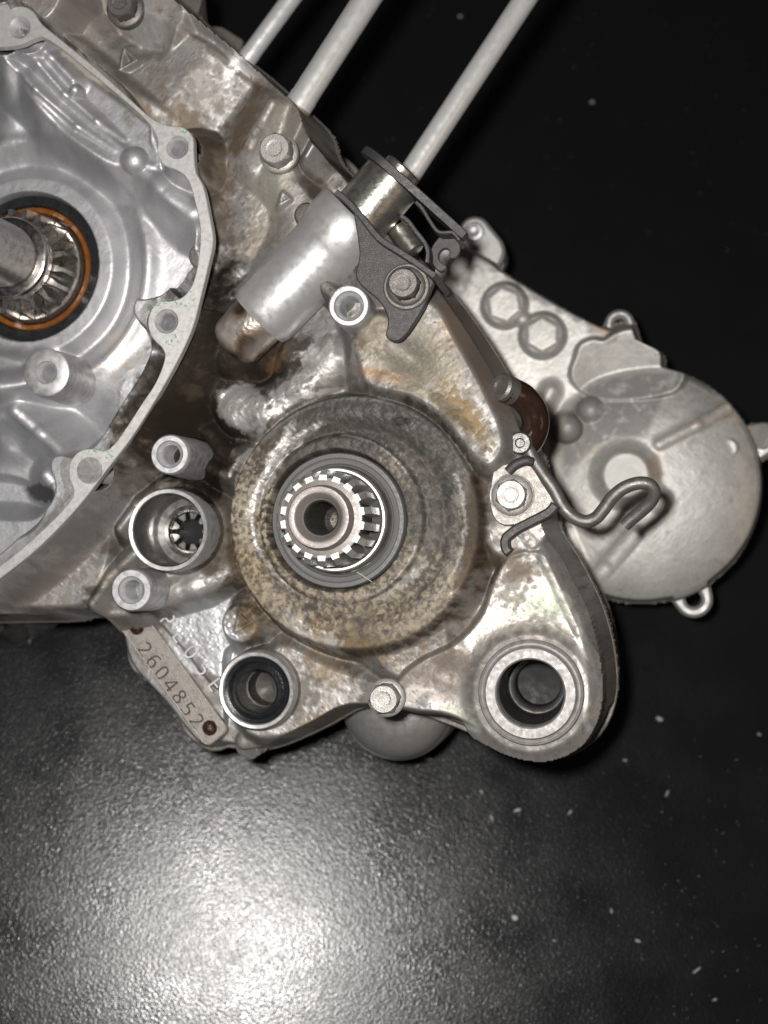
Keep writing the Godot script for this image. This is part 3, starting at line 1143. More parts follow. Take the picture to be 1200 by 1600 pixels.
	var body := k.distances(smooth(pts(gasket_outer + [-82, 956, -92, 940, -96, 900, -96, 80, -92, 30], -30), 3), 3.0)
	var outside := PackedFloat32Array()
	outside.resize(body.size())
	for i in body.size():
		outside[i] = -20.0 if body[i] >= 0.0 else 3.0
	k.coat(outside, WARM, 0.6, 0.0, 0.02, 31)
	k.coat(outside, DUST, 0.55, 0.18, 0.02, 32, 0.25)
	k.coat(outside, UMBER, 0.6, 0.42, 0.09, 33, 0.12)
	var chamber := k.distances(smooth(pts(gasket_inner + [-82, 76, -94, 84, -98, 120, -98, 880, -94, 918], 0), 3), 3.0)
	for i in chamber.size():
		chamber[i] = chamber[i] if chamber[i] >= 0.0 else -20.0
	k.coat(chamber, CLEAN, 1.0, -2.0, 0.02, 34)
	k.coat(chamber, [Color(0.45, 0.455, 0.475), 0.45, 0.7], 0.7, 0.05, 0.02, 35, 0.3)
	for q in [[[320, 440, 345, 405, 372, 440, 352, 500, 338, 545, 306, 600, 300, 640, 322, 690, 352, 716, 350, 790, 330, 806, 290, 770, 232, 700, 258, 640, 290, 575], GREASE, 0.95, -0.22, 41], [[440, 524, 500, 470, 522, 500, 500, 545, 460, 590, 400, 606, 352, 596, 396, 570], GREASE, 0.95, -0.2, 42], [[350, 700, 372, 660, 420, 690, 400, 730, 366, 770, 350, 800], TAR, 0.9, -0.1, 43], [[700, 1000, 752, 940, 772, 880, 790, 860, 776, 930, 740, 990], UMBER, 0.9, -0.15, 44], [[300, 890, 352, 850, 372, 900, 392, 960, 360, 950, 340, 905], UMBER, 0.9, -0.1, 45]]:  # grease, also painted in to deepen the shade of the recesses
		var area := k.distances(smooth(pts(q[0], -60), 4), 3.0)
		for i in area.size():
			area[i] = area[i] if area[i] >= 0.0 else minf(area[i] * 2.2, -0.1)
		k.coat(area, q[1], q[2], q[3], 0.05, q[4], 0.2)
	# upper body
	k.stain(400, 130, 158.6, 6.1, 38, UMBER, 0.7, 0.8)
	k.stain(385, 185, 26.84, 73.2, 22, UMBER, 0.7, 0.8)
	k.stain(120, 20, 90, 50, 30, [Color(0.30, 0.26, 0.24), 0.5, 0.5], 0.7)
	k.stain(230, 130, 120, 64, 40, [Color(0.20, 0.185, 0.17), 0.5, 0.5], 0.7, 0.9, 0.03)
	k.stain(440, 180, 70, 50, 40, [Color(0.25, 0.225, 0.195), 0.5, 0.5], 0.6, 0.9, 0.04)
	k.stain(330, 60, 80, 40, 40, SLATE, 0.3)
	k.stain(356, 110, 10, 54, 30, BARE, 0.6)
	k.stain(225, 45, 40, 30, 40, BARE, 0.55)
	k.stain(380, 190, 31.72, 73.2, 22, BROWN, 0.75)
	k.stain(300, 200, 21.96, 73.2, -42, BROWN, 0.7, 0.6)
	k.stain(225, 172, 85.4, 10.98, 42, BROWN, 0.7, 0.9)
	k.stain(120, 82, 97.6, 7.32, 40, UMBER, 0.8, 0.9)
	k.stain(330, 260, 29.28, 73.2, -12, BROWN, 0.7)
	k.stain(360, 330, 36.6, 73.2, -20, UMBER, 0.55)
	k.stain(420, 300, 36, 60, 30, [Color(0.42, 0.40, 0.34), 0.5, 0.5], 0.7)
	k.stain(400, 370, 30, 50, 35, TAN, 0.35, 1.0, 0.06)
	k.stain(560, 250, 48.8, 73.2, -40, UMBER, 0.85, 0.4)
	k.stain(460, 200, 40, 40, 40, DUST, 0.3, 1.0, 0.06)
	k.stain(500, 300, 73.2, 19.52, 45, UMBER, 0.8, 0.5)
	k.stain(310, 130, 44, 36, 40, [Color(0.20, 0.185, 0.17), 0.6, 0.4], 0.75, 0.8, 0.05)
	# wall right of the joint face and the dark recess
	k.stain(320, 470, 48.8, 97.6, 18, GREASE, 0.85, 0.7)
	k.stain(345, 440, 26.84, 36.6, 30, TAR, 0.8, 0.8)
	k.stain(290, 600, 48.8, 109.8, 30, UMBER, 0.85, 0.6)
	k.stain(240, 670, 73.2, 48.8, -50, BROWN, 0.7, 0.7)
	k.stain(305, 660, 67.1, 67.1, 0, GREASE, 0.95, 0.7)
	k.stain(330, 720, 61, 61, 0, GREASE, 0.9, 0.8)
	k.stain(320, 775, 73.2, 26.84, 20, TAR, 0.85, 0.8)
	k.stain(215, 745, 41.48, 48.8, 30, UMBER, 0.7, 0.7)
	k.stain(135, 840, 60, 60, -40, SLATE, 0.8, 0.6)
	k.stain(170, 850, 31.72, 24.4, -40, UMBER, 0.8, 0.9)
	k.stain(60, 915, 90, 26, -30, [Color(0.34, 0.30, 0.28), 0.38, 0.7], 0.8)
	k.stain(40, 905, 60, 10, -38, BARE, 0.5)
	k.stain(165, 905, 34, 12, -42, TAN, 0.7, 1.0, 0.07)
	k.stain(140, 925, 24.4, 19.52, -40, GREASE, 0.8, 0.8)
	k.stain(225, 900, 48.8, 19.52, 20, UMBER, 0.6, 0.9)
	k.stain(330, 850, 36.6, 73.2, 10, UMBER, 0.85, 0.6)
	k.stain(290, 770, 60, 12, 20, TAN, 0.55, 1.0, 0.07)
	k.stain(310, 915, 50, 14, -20, BARE, 0.55, 0.8)
	k.stain(303, 612, 12, 16, 30, TAN, 0.8, 0.6)
	k.stain(318, 580, 10, 26, 30, TAN, 0.5, 0.9)
	k.stain(308, 665, 14, 16, 0, OCHRE, 0.5, 0.9)
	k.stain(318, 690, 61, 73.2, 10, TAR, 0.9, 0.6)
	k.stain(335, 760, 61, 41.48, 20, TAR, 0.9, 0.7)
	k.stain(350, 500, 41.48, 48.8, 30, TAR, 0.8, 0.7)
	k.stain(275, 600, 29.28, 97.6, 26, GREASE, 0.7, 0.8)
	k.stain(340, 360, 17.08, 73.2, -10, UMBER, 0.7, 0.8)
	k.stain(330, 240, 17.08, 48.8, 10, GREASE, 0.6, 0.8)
	# under the tube and the pale lobe
	k.stain(430, 545, 109.8, 73.2, -40, GREASE, 0.9, 0.6)
	k.stain(400, 560, 73.2, 48.8, -30, UMBER, 0.7, 0.8)
	k.stain(300, 640, 122, 134.2, 20, GREASE, 0.9, 0.5)
	k.stain(350, 545, 73.2, 48.8, -40, GREASE, 0.9, 0.5)
	k.stain(425, 560, 22, 12, -30, RUST, 0.35, 0.8)
	k.stain(385, 640, 62, 34, 30, BARE, 0.95, 0.35, 0.02)
	k.stain(450, 612, 66, 20, -32, BARE, 0.9, 0.45)
	k.stain(490, 570, 30, 44, 30, BARE, 0.85, 0.6)
	k.stain(515, 540, 24, 30, 30, PALE, 0.6, 0.9)
	k.stain(430, 655, 34, 12, -28, DUST, 0.9, 0.8)
	k.stain(395, 665, 14.64, 17.08, 0, UMBER, 0.8, 0.8)
	k.stain(372, 635, 22, 6, 40, DUST, 0.7, 0.9)
	k.stain(482, 592, 16, 5, -38, SLATE, 0.9, 0.6)
	k.stain(500, 500, 50, 40, 0, SLATE, 0.9, 0.6)
	k.stain(545, 530, 26, 40, 0, SLATE, 0.85, 0.6)
	k.stain(590, 520, 36.6, 48.8, 20, BROWN, 0.8, 0.6)
	k.stain(560, 560, 8, 36, 4, PALE, 0.6, 0.8, 0.07)
	k.stain(585, 420, 40, 40, 0, [Color(0.10, 0.092, 0.085), 0.7, 0.2], 1.0, 0.5, 0.05)
	k.stain(540, 400, 34, 26, 40, DUST, 0.8, 0.8, 0.06)
	# the sprocket housing
	k.stain(553, 816, 214, 214, 0, [Color(0.115, 0.10, 0.085), 0.72, 0.15], 0.92, 0.15, 0.02)
	k.stain(560, 660, 150, 50, 10, [Color(0.085, 0.08, 0.074), 0.55, 0.25], 0.9, 0.6, 0.05)
	k.stain(640, 640, 90, 40, 25, [Color(0.12, 0.115, 0.11), 0.4, 0.3], 0.6, 1.0, 0.09)
	k.stain(690, 780, 40, 110, 8, [Color(0.12, 0.112, 0.10), 0.6, 0.25], 0.8, 0.7, 0.06)
	k.stain(716, 800, 9, 90, 8, PALE, 0.22, 1.2, 0.14)  # highlight along the right crest, painted pale
	k.stain(395, 850, 53.68, 183, 8, UMBER, 0.85, 0.6, 0.05)
	k.stain(392, 820, 20, 110, 4, CHALK, 0.48, 1.3, 0.10)
	k.stain(400, 900, 40, 70, -20, OCHRE, 0.35, 1.1, 0.09)
	k.stain(420, 930, 46, 46, 30, CHALK, 0.34, 1.5, 0.12)
	k.stain(520, 1000, 110, 36, 12, OCHRE, 0.5, 1.1, 0.07)
	k.stain(470, 985, 40, 26, 40, PALE, 0.85, 0.9, 0.05)
	k.stain(520, 1005, 22, 22, 20, PALE, 0.8, 0.7, 0.06)
	k.stain(600, 960, 90, 50, 20, [Color(0.18, 0.15, 0.112), 0.66, 0.2], 0.7, 0.8, 0.05)
	k.stain(660, 965, 60, 30, -40, CHALK, 0.34, 1.5, 0.11)
	k.stain(705, 900, 16, 60, 25, CHALK, 0.27, 1.5, 0.12)
	k.stain(745, 830, 17.08, 134.2, 6, UMBER, 0.85, 0.6)
	k.stain(735, 920, 31.72, 73.2, 30, BROWN, 0.8, 0.6)
	k.stain(640, 905, 44, 8, -40, BARE, 0.5, 0.8)
	k.stain(430, 740, 12, 90, 26, PALE, 0.9, 0.5, 0.05, 3)
	k.stain(470, 690, 60, 8, -32, PALE, 0.9, 0.5, 0.05, 4)
	k.stain(390, 690, 6, 60, 34, BARE, 0.8, 0.6, 0.06)
	k.stain(430, 640, 70, 6, -30, BARE, 0.8, 0.7, 0.06)
	k.stain(500, 612, 60, 5, -12, PALE, 0.65, 0.8, 0.06)
	k.stain(455, 745, 12.2, 73.2, 30, UMBER, 0.7, 1.0, 0.06)
	k.stain(622, 730, 18, 34, -35, CHALK, 0.31, 1.6, 0.13)
	k.stain(540, 930, 90, 8, 0, CHALK, 0.34, 1.6, 0.13)
	k.stain(640, 880, 18, 40, 20, CHALK, 0.24, 1.4, 0.1)
	k.stain(635, 662, 14.64, 7.32, 0, TAR, 1.0, 0.6, 0.1)
	# crusts over the whole housing: black-grey grime above, pale corrosion below
	for q in [[196, 553, 816, [Color(0.045, 0.042, 0.040), 0.6, 0.1], 0.55, 0.08, 0.045, 51], [150, 590, 720, [Color(0.05, 0.049, 0.048), 0.5, 0.1], 0.6, 0.0, 0.08, 52], [120, 470, 900, [Color(0.40, 0.34, 0.25), 0.75, 0.1], 0.6, 0.12, 0.06, 53], [90, 640, 930, [Color(0.36, 0.31, 0.23), 0.75, 0.1], 0.6, 0.14, 0.06, 54], [60, 400, 800, [Color(0.42, 0.37, 0.29), 0.75, 0.1], 0.7, 0.04, 0.07, 55]]:
		var list := []
		for s in 24:
			list.append(q[1] + cos(TAU * s / 24.0) * q[0])
			list.append(q[2] + sin(TAU * s / 24.0) * q[0])
		var disc := k.distances(pts(list, -5), 24.0)
		for i in disc.size():
			var r := Vector2(u_of(k, i) - hub.x, v_of(k, i) - hub.y).length()
			disc[i] = minf(disc[i] * 0.7, 0.0) if disc[i] < 0.0 and r < 204.0 else 3.0
		k.coat(disc, q[3], q[4], q[5], q[6], q[7], 0.1)
	# edges worn down to bare metal, plus a highlight painted on the right crest: [radius, middle angle, half length, width, amount]
	for q in [[129, 200, 42, 4.5, 0.9], [129, 150, 20, 2.5, 0.6], [199, 225, 36, 3.0, 0.8], [199, 150, 30, 2.0, 0.5], [130, 60, 40, 2.0, 0.45], [178, 10, 32, 4.0, 0.35], [129, 300, 24, 2.2, 0.5]]:
		var steps := int(q[2] * 2 / 5)
		var cx := 553.0 if q[0] > 140 else 533.0
		var cy := 816.0 if q[0] > 140 else 811.0
		for s in steps + 1:
			var t := deg_to_rad(q[1] - q[2] + 2.0 * q[2] * s / steps)
			k.stain(cx + cos(t) * q[0], cy + sin(t) * q[0], q[3] * rng.randf_range(0.6, 1.4), q[0] * 0.055, rad_to_deg(t), BARE if q[0] < 140 or q[1] > 200 else PALE, q[4], 0.9, 0.12, s)
	# dark dabs that bring out the groove round the housing and its lower foot
	for s in 26:
		var t := deg_to_rad(-70.0 + s * 6.4)
		k.stain(553 + cos(t) * 207, 816 + sin(t) * 207, 7, 14, rad_to_deg(t), GREASE if s % 3 else UMBER, 0.7, 1.0, 0.07, s)
	for s in 40:
		var t := deg_to_rad(s * 9.0)
		k.stain(550 + cos(t) * 143, 815 + sin(t) * 143, 4, 13, rad_to_deg(t), UMBER, 0.4, 1.1, 0.08, s)
	# shoulder and right wall
	k.stain(650, 560, 90, 60, 40, [Color(0.24, 0.215, 0.165), 0.55, 0.4], 0.9, 0.4)
	k.stain(640, 540, 50, 40, 30, SLATE, 0.6, 1.3, 0.09)
	k.stain(690, 600, 60, 30, 45, CHALK, 0.20, 1.5, 0.13)
	k.stain(738, 655, 20, 70, -38, OCHRE, 0.75, 0.9, 0.08)
	k.stain(716, 650, 12, 60, -44, [Color(0.11, 0.085, 0.05), 0.6, 0.2], 0.8, 0.7)
	k.stain(600, 590, 40, 12, 12, RUST, 0.6, 0.8)
	k.stain(730, 520, 30, 80, -30, [Color(0.29, 0.23, 0.18), 0.5, 0.45], 0.9, 0.4)
	k.stain(770, 600, 24, 70, -28, [Color(0.26, 0.21, 0.175), 0.5, 0.5], 0.9, 0.4)
	k.stain(745, 600, 10, 90, -30, SLATE, 0.5, 0.8)
	k.stain(790, 690, 20, 40, -20, SLATE, 0.7)
	# ear and underside
	k.stain(800, 1000, 100, 110, 0, [Color(0.54, 0.51, 0.47), 0.44, 0.65], 0.85, 0.4)
	k.stain(700, 1060, 70, 50, 20, WARM, 0.7, 0.7)
	k.stain(690, 1030, 73.2, 36.6, -20, BROWN, 0.5, 1.0, 0.03)
	k.stain(752, 1095, 14, 50, 10, PALE, 0.9, 0.5)
	k.stain(730, 1120, 40, 20, 25, OXIDE, 0.6, 0.7)
	k.stain(860, 950, 44, 40, 30, OXIDE, 0.75, 0.9, 0.04)
	k.stain(852, 968, 26, 20, 30, SLATE, 0.7, 1.1, 0.07)
	k.stain(820, 990, 60, 40, 0, TAN, 0.3, 1.1, 0.1)
	k.stain(829, 1078, 98, 94, 0, [Color(0.18, 0.17, 0.16), 0.62, 0.4], 0.9, 0.2, 0.04)
	k.stain(912, 1060, 8, 90, -6, PALE, 0.7, 0.5)
	k.stain(800, 880, 48.8, 36.6, 30, BROWN, 0.7, 0.9)
	k.stain(800, 920, 30, 40, 0, DUST, 0.6, 1.2, 0.06)
	k.stain(560, 1075, 61, 36.6, 15, UMBER, 0.6, 0.8)
	k.stain(520, 1080, 40, 40, 0, PALE, 0.5, 1.2, 0.05)
	k.stain(500, 1050, 40, 24, 20, OCHRE, 0.5, 1.1, 0.07)
	k.stain(460, 1090, 36.6, 48.8, 0, UMBER, 0.6, 0.9)
	k.stain(500, 1125, 70, 14, -20, [Color(0.30, 0.25, 0.20), 0.42, 0.55], 0.8)
	k.stain(400, 1140, 60, 10, 8, PALE, 0.5, 0.7)
	k.stain(374, 975, 30, 34, 0, OCHRE, 0.5, 1.0, 0.07)
	k.stain(370, 965, 24.4, 24.4, 0, UMBER, 0.6, 0.9, 0.07)
	k.stain(300, 1000, 70, 60, 0, [Color(0.54, 0.55, 0.56), 0.42, 0.7], 0.95, 0.2)
	k.stain(300, 1060, 109.8, 9.76, 52, UMBER, 0.6, 0.9)
	k.stain(215, 950, 48.8, 14.64, 10, UMBER, 0.8, 0.8)
	# inside: clean, with a pale unmachined pocket
	k.stain(145, 112, 74, 11, 38, [Color(0.62, 0.57, 0.50), 0.6, 0.4], 0.95, 0.25, 0.06)
	k.stain(205, 165, 44, 5, 42, [Color(0.62, 0.57, 0.50), 0.6, 0.4], 0.95, 0.25, 0.06)
	k.stain(170, 540, 40, 50, 30, [Color(0.58, 0.52, 0.44), 0.45, 0.6], 0.5, 0.9)
	k.stain(190, 480, 14, 20, 0, BARE, 0.8, 0.9, 0.08)
	k.stain(50, 770, 48.8, 17.08, 8, TAR, 0.85, 0.4)  # near-black colour along the sunk slot
	var o := MeshInstance3D.new()
	o.name = "left_crankcase"
	var cm: StandardMaterial3D = mats.casting.duplicate()
	cm.metallic_specular = 0.25
	detail(cm)
	o.mesh = k.build(cm)
	engine.add_child(o, true)
	o.set_meta("label", "cast case half with oily brown grime and a clean open chamber")
	parts.crankcase = o

var parts := {}


func under(px: float, py: float, z: float, zp: float) -> Vector3:
	var p := P(px, py, z)
	return Vector3(p.x, p.y, zp)


func u_of(k: Casting, i: int) -> float:
	return k.u0 + (i % k.w) * k.g


func v_of(k: Casting, i: int) -> float:
	return k.v0 + int(i / float(k.w)) * k.g


func detail(m: StandardMaterial3D) -> void:
	m.vertex_color_use_as_albedo = true
	m.detail_enabled = true
	m.detail_blend_mode = BaseMaterial3D.BLEND_MODE_MUL
	m.detail_uv_layer = BaseMaterial3D.DETAIL_UV_2
	m.detail_albedo = tex.speckle
	m.uv2_triplanar = true
	m.uv2_scale = Vector3.ONE / 0.022


# ---------------------------------------------------------------- separate pieces
func touch_depth(o: PackedVector2Array) -> float:   # how deep the case reaches until its lowest corner stands on the bench
	var best := 1e9
	for p in o:
		var a: Vector3 = engine.transform * (Vector3(p.x, p.y, 0) * S)
		var fall: float = engine.transform.basis.z.y
		best = minf(best, a.y / (fall * S))
	return -best


func rear_case() -> void:
	var mb := MB.new()
	var e := smooth(pts(edge_px, -150), 3)
	var o := MB.inset(e, -16.5, MB.area(e) > 0.0)
	var zb := touch_depth(o)
	mb.plate(Transform3D(), o, [], zb, -209, 2.0, -70.0)
	part("right_crankcase", mb, "dirty_aluminium", null, "second case half under the joint, standing on the bench")
	# the blunt bulge showing under the ear, and the long rail
	mb = MB.new()
	var prof := []
	for i in 15:
		var a := PI / 2 * i / 14.0
		prof.append(Vector2(98 * cos(a), 60 * sin(a)))
	prof.push_front(Vector2(101, -6))
	prof.push_front(Vector2(103, -12))
	prof.push_front(Vector2(103, -160))
	mb.lathe(at(620, 1098, -310), prof, 56)
	part("drain_bulge", mb, "plain_cast", null, "smooth rounded bulge below the pivot ear")


func thread_hole(mb: MB, xf: Transform3D, r: float, depth: float, countersink := 3.0) -> void:
	var prof := [Vector2(r + countersink, 0), Vector2(r, -countersink)]
	var z := -countersink
	var turn := 0
	while z > -depth:
		z -= 3.4
		turn += 1
		prof.append(Vector2(r - (2.6 if turn % 2 else 0.0), z))
	prof.append(Vector2(r * 0.6, -depth - 4))
	prof.append(Vector2(0, -depth - 8))
	mb.lathe(xf, prof, 32, 0.0, TAU, 0.99)


func gasket_face() -> void:
	var outer := smooth(pts(gasket_outer, GZ), 4)
	var inner := smooth(pts(gasket_inner, GZ), 4)
	# the joint face runs in from the left edge and out again: one long band
	var a := smooth(pts(gasket_outer, GZ), 4, false)
	var b := smooth(pts(gasket_inner, GZ), 4, false)
	b.reverse()
	b.reverse()
	var band := a.duplicate()
	band.append_array(b)
	var holes := []
	var spots := [[277, 230, 15.5], [260, 502, 16.5], [140, 735, 18.0], [31, 43, 14.5]]
	for s in spots:
		var p := P(s[0], s[1], GZ)
		holes.append(circle(Vector2(p.x, p.y), s[2] * K(s[0], s[1], GZ) + 2.0, 30))
	var mb := MB.new()
	mb.plate(Transform3D(), band, holes, GZ - 16, GZ, 1.2)
	var face := part("joint_face", mb, "gasket", parts.crankcase, "flat bare joint face with traces of green gasket")
	for s in spots:
		mb = MB.new()
		thread_hole(mb, at(s[0], s[1], GZ - 0.6), s[2] * K(s[0], s[1], GZ), 92, 2.0)
		part("threaded_hole", mb, "machined", parts.crankcase)
	# smears of old green gasket
	mb = MB.new()
	for i in 46:
		var t: Array = [[262, 472, 16, 8], [245, 488, 10, 12], [136, 704, 24, 4], [172, 722, 8, 14], [290, 474, 10, 14], [268, 530, 10, 10], [285, 206, 8, 8]][i % 7]
		var c := P(t[0] + rng.randfn() * t[2] * 0.6, t[1] + rng.randfn() * t[3] * 0.6, GZ + 0.25)
		var inside := Geometry2D.is_point_in_polygon(Vector2(c.x, c.y), band)
		for h in holes:
			if Geometry2D.is_point_in_polygon(Vector2(c.x, c.y), MB.inset(h, -4.0, true)):
				inside = false
		if not inside:
			continue
		var x := Transform3D(Basis(Vector3(0, 0, 1), rng.randf() * TAU), c)
		mb.box(x, Vector3(rng.randf_range(2, 7), rng.randf_range(1, 2.4), 0.5))
	mats.green = mat("green", Color(0.10, 0.30, 0.15), 0.0, 0.6)
	part("gasket_residue", mb, "green", parts.crankcase, "smears of green gasket left on the joint face").set_meta("kind", "stuff")


func crank_parts() -> void:
	var c := P(48, 419, -80)
	var ax := Transform3D(Basis(), Vector3(c.x, c.y, 0))
	# seal ring round the crankshaft
	var mb := MB.new()
	mb.lathe(ax, [Vector2(124, -126), Vector2(124, -80), Vector2(121, -77), Vector2(108, -79), Vector2(106, -84), Vector2(106, -128)], 80)
	var seal := part("crankshaft_seal", mb, "black_rubber", null, "black rubber seal with a brown inner ring")
	mb = MB.new()
	mb.lathe(ax, [Vector2(107, -120), Vector2(107, -88), Vector2(104, -83), Vector2(97, -84), Vector2(95, -90), Vector2(95, -126)], 80)
	var ring := part("inner_ring", mb, "brown_seal", seal, "brown ring")
	for i in 40:
		var a := TAU * i / 40.0
		mb = MB.new()
		mb.box(ax * Transform3D(Basis(Vector3(0, 0, 1), a), Vector3(cos(a) * 100.5, sin(a) * 100.5, -83.5)), Vector3(8, 3.0, 2.4), 0.8)
		part("ring_nib", mb, "brown_seal", ring if false else seal)
	# the shaft itself, stepped
	mb = MB.new()
	mb.lathe(ax, [Vector2(93, -130), Vector2(93, -74), Vector2(90, -70), Vector2(84, -69), Vector2(80, -71), Vector2(58, -71)], 72)
	var shaft := part("crankshaft", mb, "gear_steel", null, "steel crankshaft end with a toothed pinion and a plain tapered nose")
	mb = MB.new()
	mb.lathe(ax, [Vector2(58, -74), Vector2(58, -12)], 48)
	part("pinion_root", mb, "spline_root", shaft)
	mb = MB.new()
	mb.lathe(ax, [Vector2(58, -14), Vector2(67, -13), Vector2(68, -11), Vector2(68, 6), Vector2(67, 8), Vector2(66, 9), Vector2(65, 13), Vector2(60, 15), Vector2(52, 15)], 72)
	part("collar", mb, "shaft_steel", shaft)
	mb = MB.new()
	mb.lathe(ax, [Vector2(53, 10), Vector2(53, 22), Vector2(52, 24), Vector2(49, 150), Vector2(46, 260), Vector2(44, 262), Vector2(14, 262), Vector2(12, 258), Vector2(12, 200), Vector2(0, 196)], 72)
	part("shaft_nose", mb, "shaft_steel", shaft, "bright turned shaft nose")
	for i in 20:
		var a := TAU * i / 20.0 + 0.1
		mb = MB.new()
		var x := ax * Transform3D(Basis(Vector3(0, 0, 1), a), Vector3.ZERO)
		var lo := []
		var hi := []
		for q in [[56, -8.5], [90, -3.4], [90, 3.4], [56, 8.5]]:
			lo.append(x * Vector3(q[0], q[1], -66))
			hi.append(x * Vector3(q[0] - (4.0 if q[0] > 60 else 0.0), q[1] * 0.9, -14))
		mb.hull8(lo, hi)
		part("gear_tooth", mb, "gear_steel", shaft)


func output_shaft() -> void:
	var c := P(523, 812, 0)
	var ax := Transform3D(Basis(), Vector3(c.x, c.y, 0))
	var mb := MB.new()
	mb.lathe(Transform3D(Basis(), P(527, 813, 0)), [Vector2(107, -50), Vector2(107, -6), Vector2(105, -3), Vector2(99, -2), Vector2(97, -5), Vector2(95, -4), Vector2(90, -6), Vector2(88, -11), Vector2(86, -9), Vector2(84, -14), Vector2(84, -50)], 88)
	part("output_seal", mb, "seal_rubber", null, "grey rubber seal round the splined output shaft")
	mb = MB.new()
	mb.lathe(ax, [Vector2(83, -60), Vector2(83, -6), Vector2(82, -2), Vector2(80, 1), Vector2(77, 1), Vector2(75, -3), Vector2(75, -12)], 88)
	var shaft := part("output_shaft", mb, "polished_steel", null, "splined steel output shaft with a hollow threaded end")
	mb = MB.new()
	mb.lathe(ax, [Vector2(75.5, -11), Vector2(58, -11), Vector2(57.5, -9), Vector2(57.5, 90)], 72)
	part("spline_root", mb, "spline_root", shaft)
	mb = MB.new()
	mb.lathe(ax, [Vector2(57.6, 86), Vector2(62, 88), Vector2(61, 92), Vector2(50, 95), Vector2(48, 99), Vector2(47.5, 116), Vector2(46, 119), Vector2(38, 120), Vector2(35, 118), Vector2(30, 104), Vector2(27, 101)], 72)
	part("shaft_end", mb, "worn_steel", shaft, "worn brownish end face")
	mb = MB.new()
	thread_hole(mb, ax * Transform3D(Basis(), Vector3(0, 0, 101)), 27, 140, 1.0)
	part("threaded_hole", mb, "hole_dark", shaft)
	for i in 18:
		var a := TAU * i / 18.0 + 0.16
		mb = MB.new()
		var x := ax * Transform3D(Basis(Vector3(0, 0, 1), a), Vector3.ZERO)
		var lo := []
		var hi := []
		var tip := []
		for q in [[56, -6.6], [74, -5.4], [74, 5.4], [56, 6.6]]:
			lo.append(x * Vector3(q[0], q[1], -10))
			hi.append(x * Vector3(q[0], q[1], 78))
			tip.append(x * Vector3(q[0] - (9.0 if q[0] > 60 else 0.0), q[1], 93))
		mb.hull8(lo, hi)
		mb.hull8(hi, tip)
		part("spline", mb, "polished_steel", shaft)


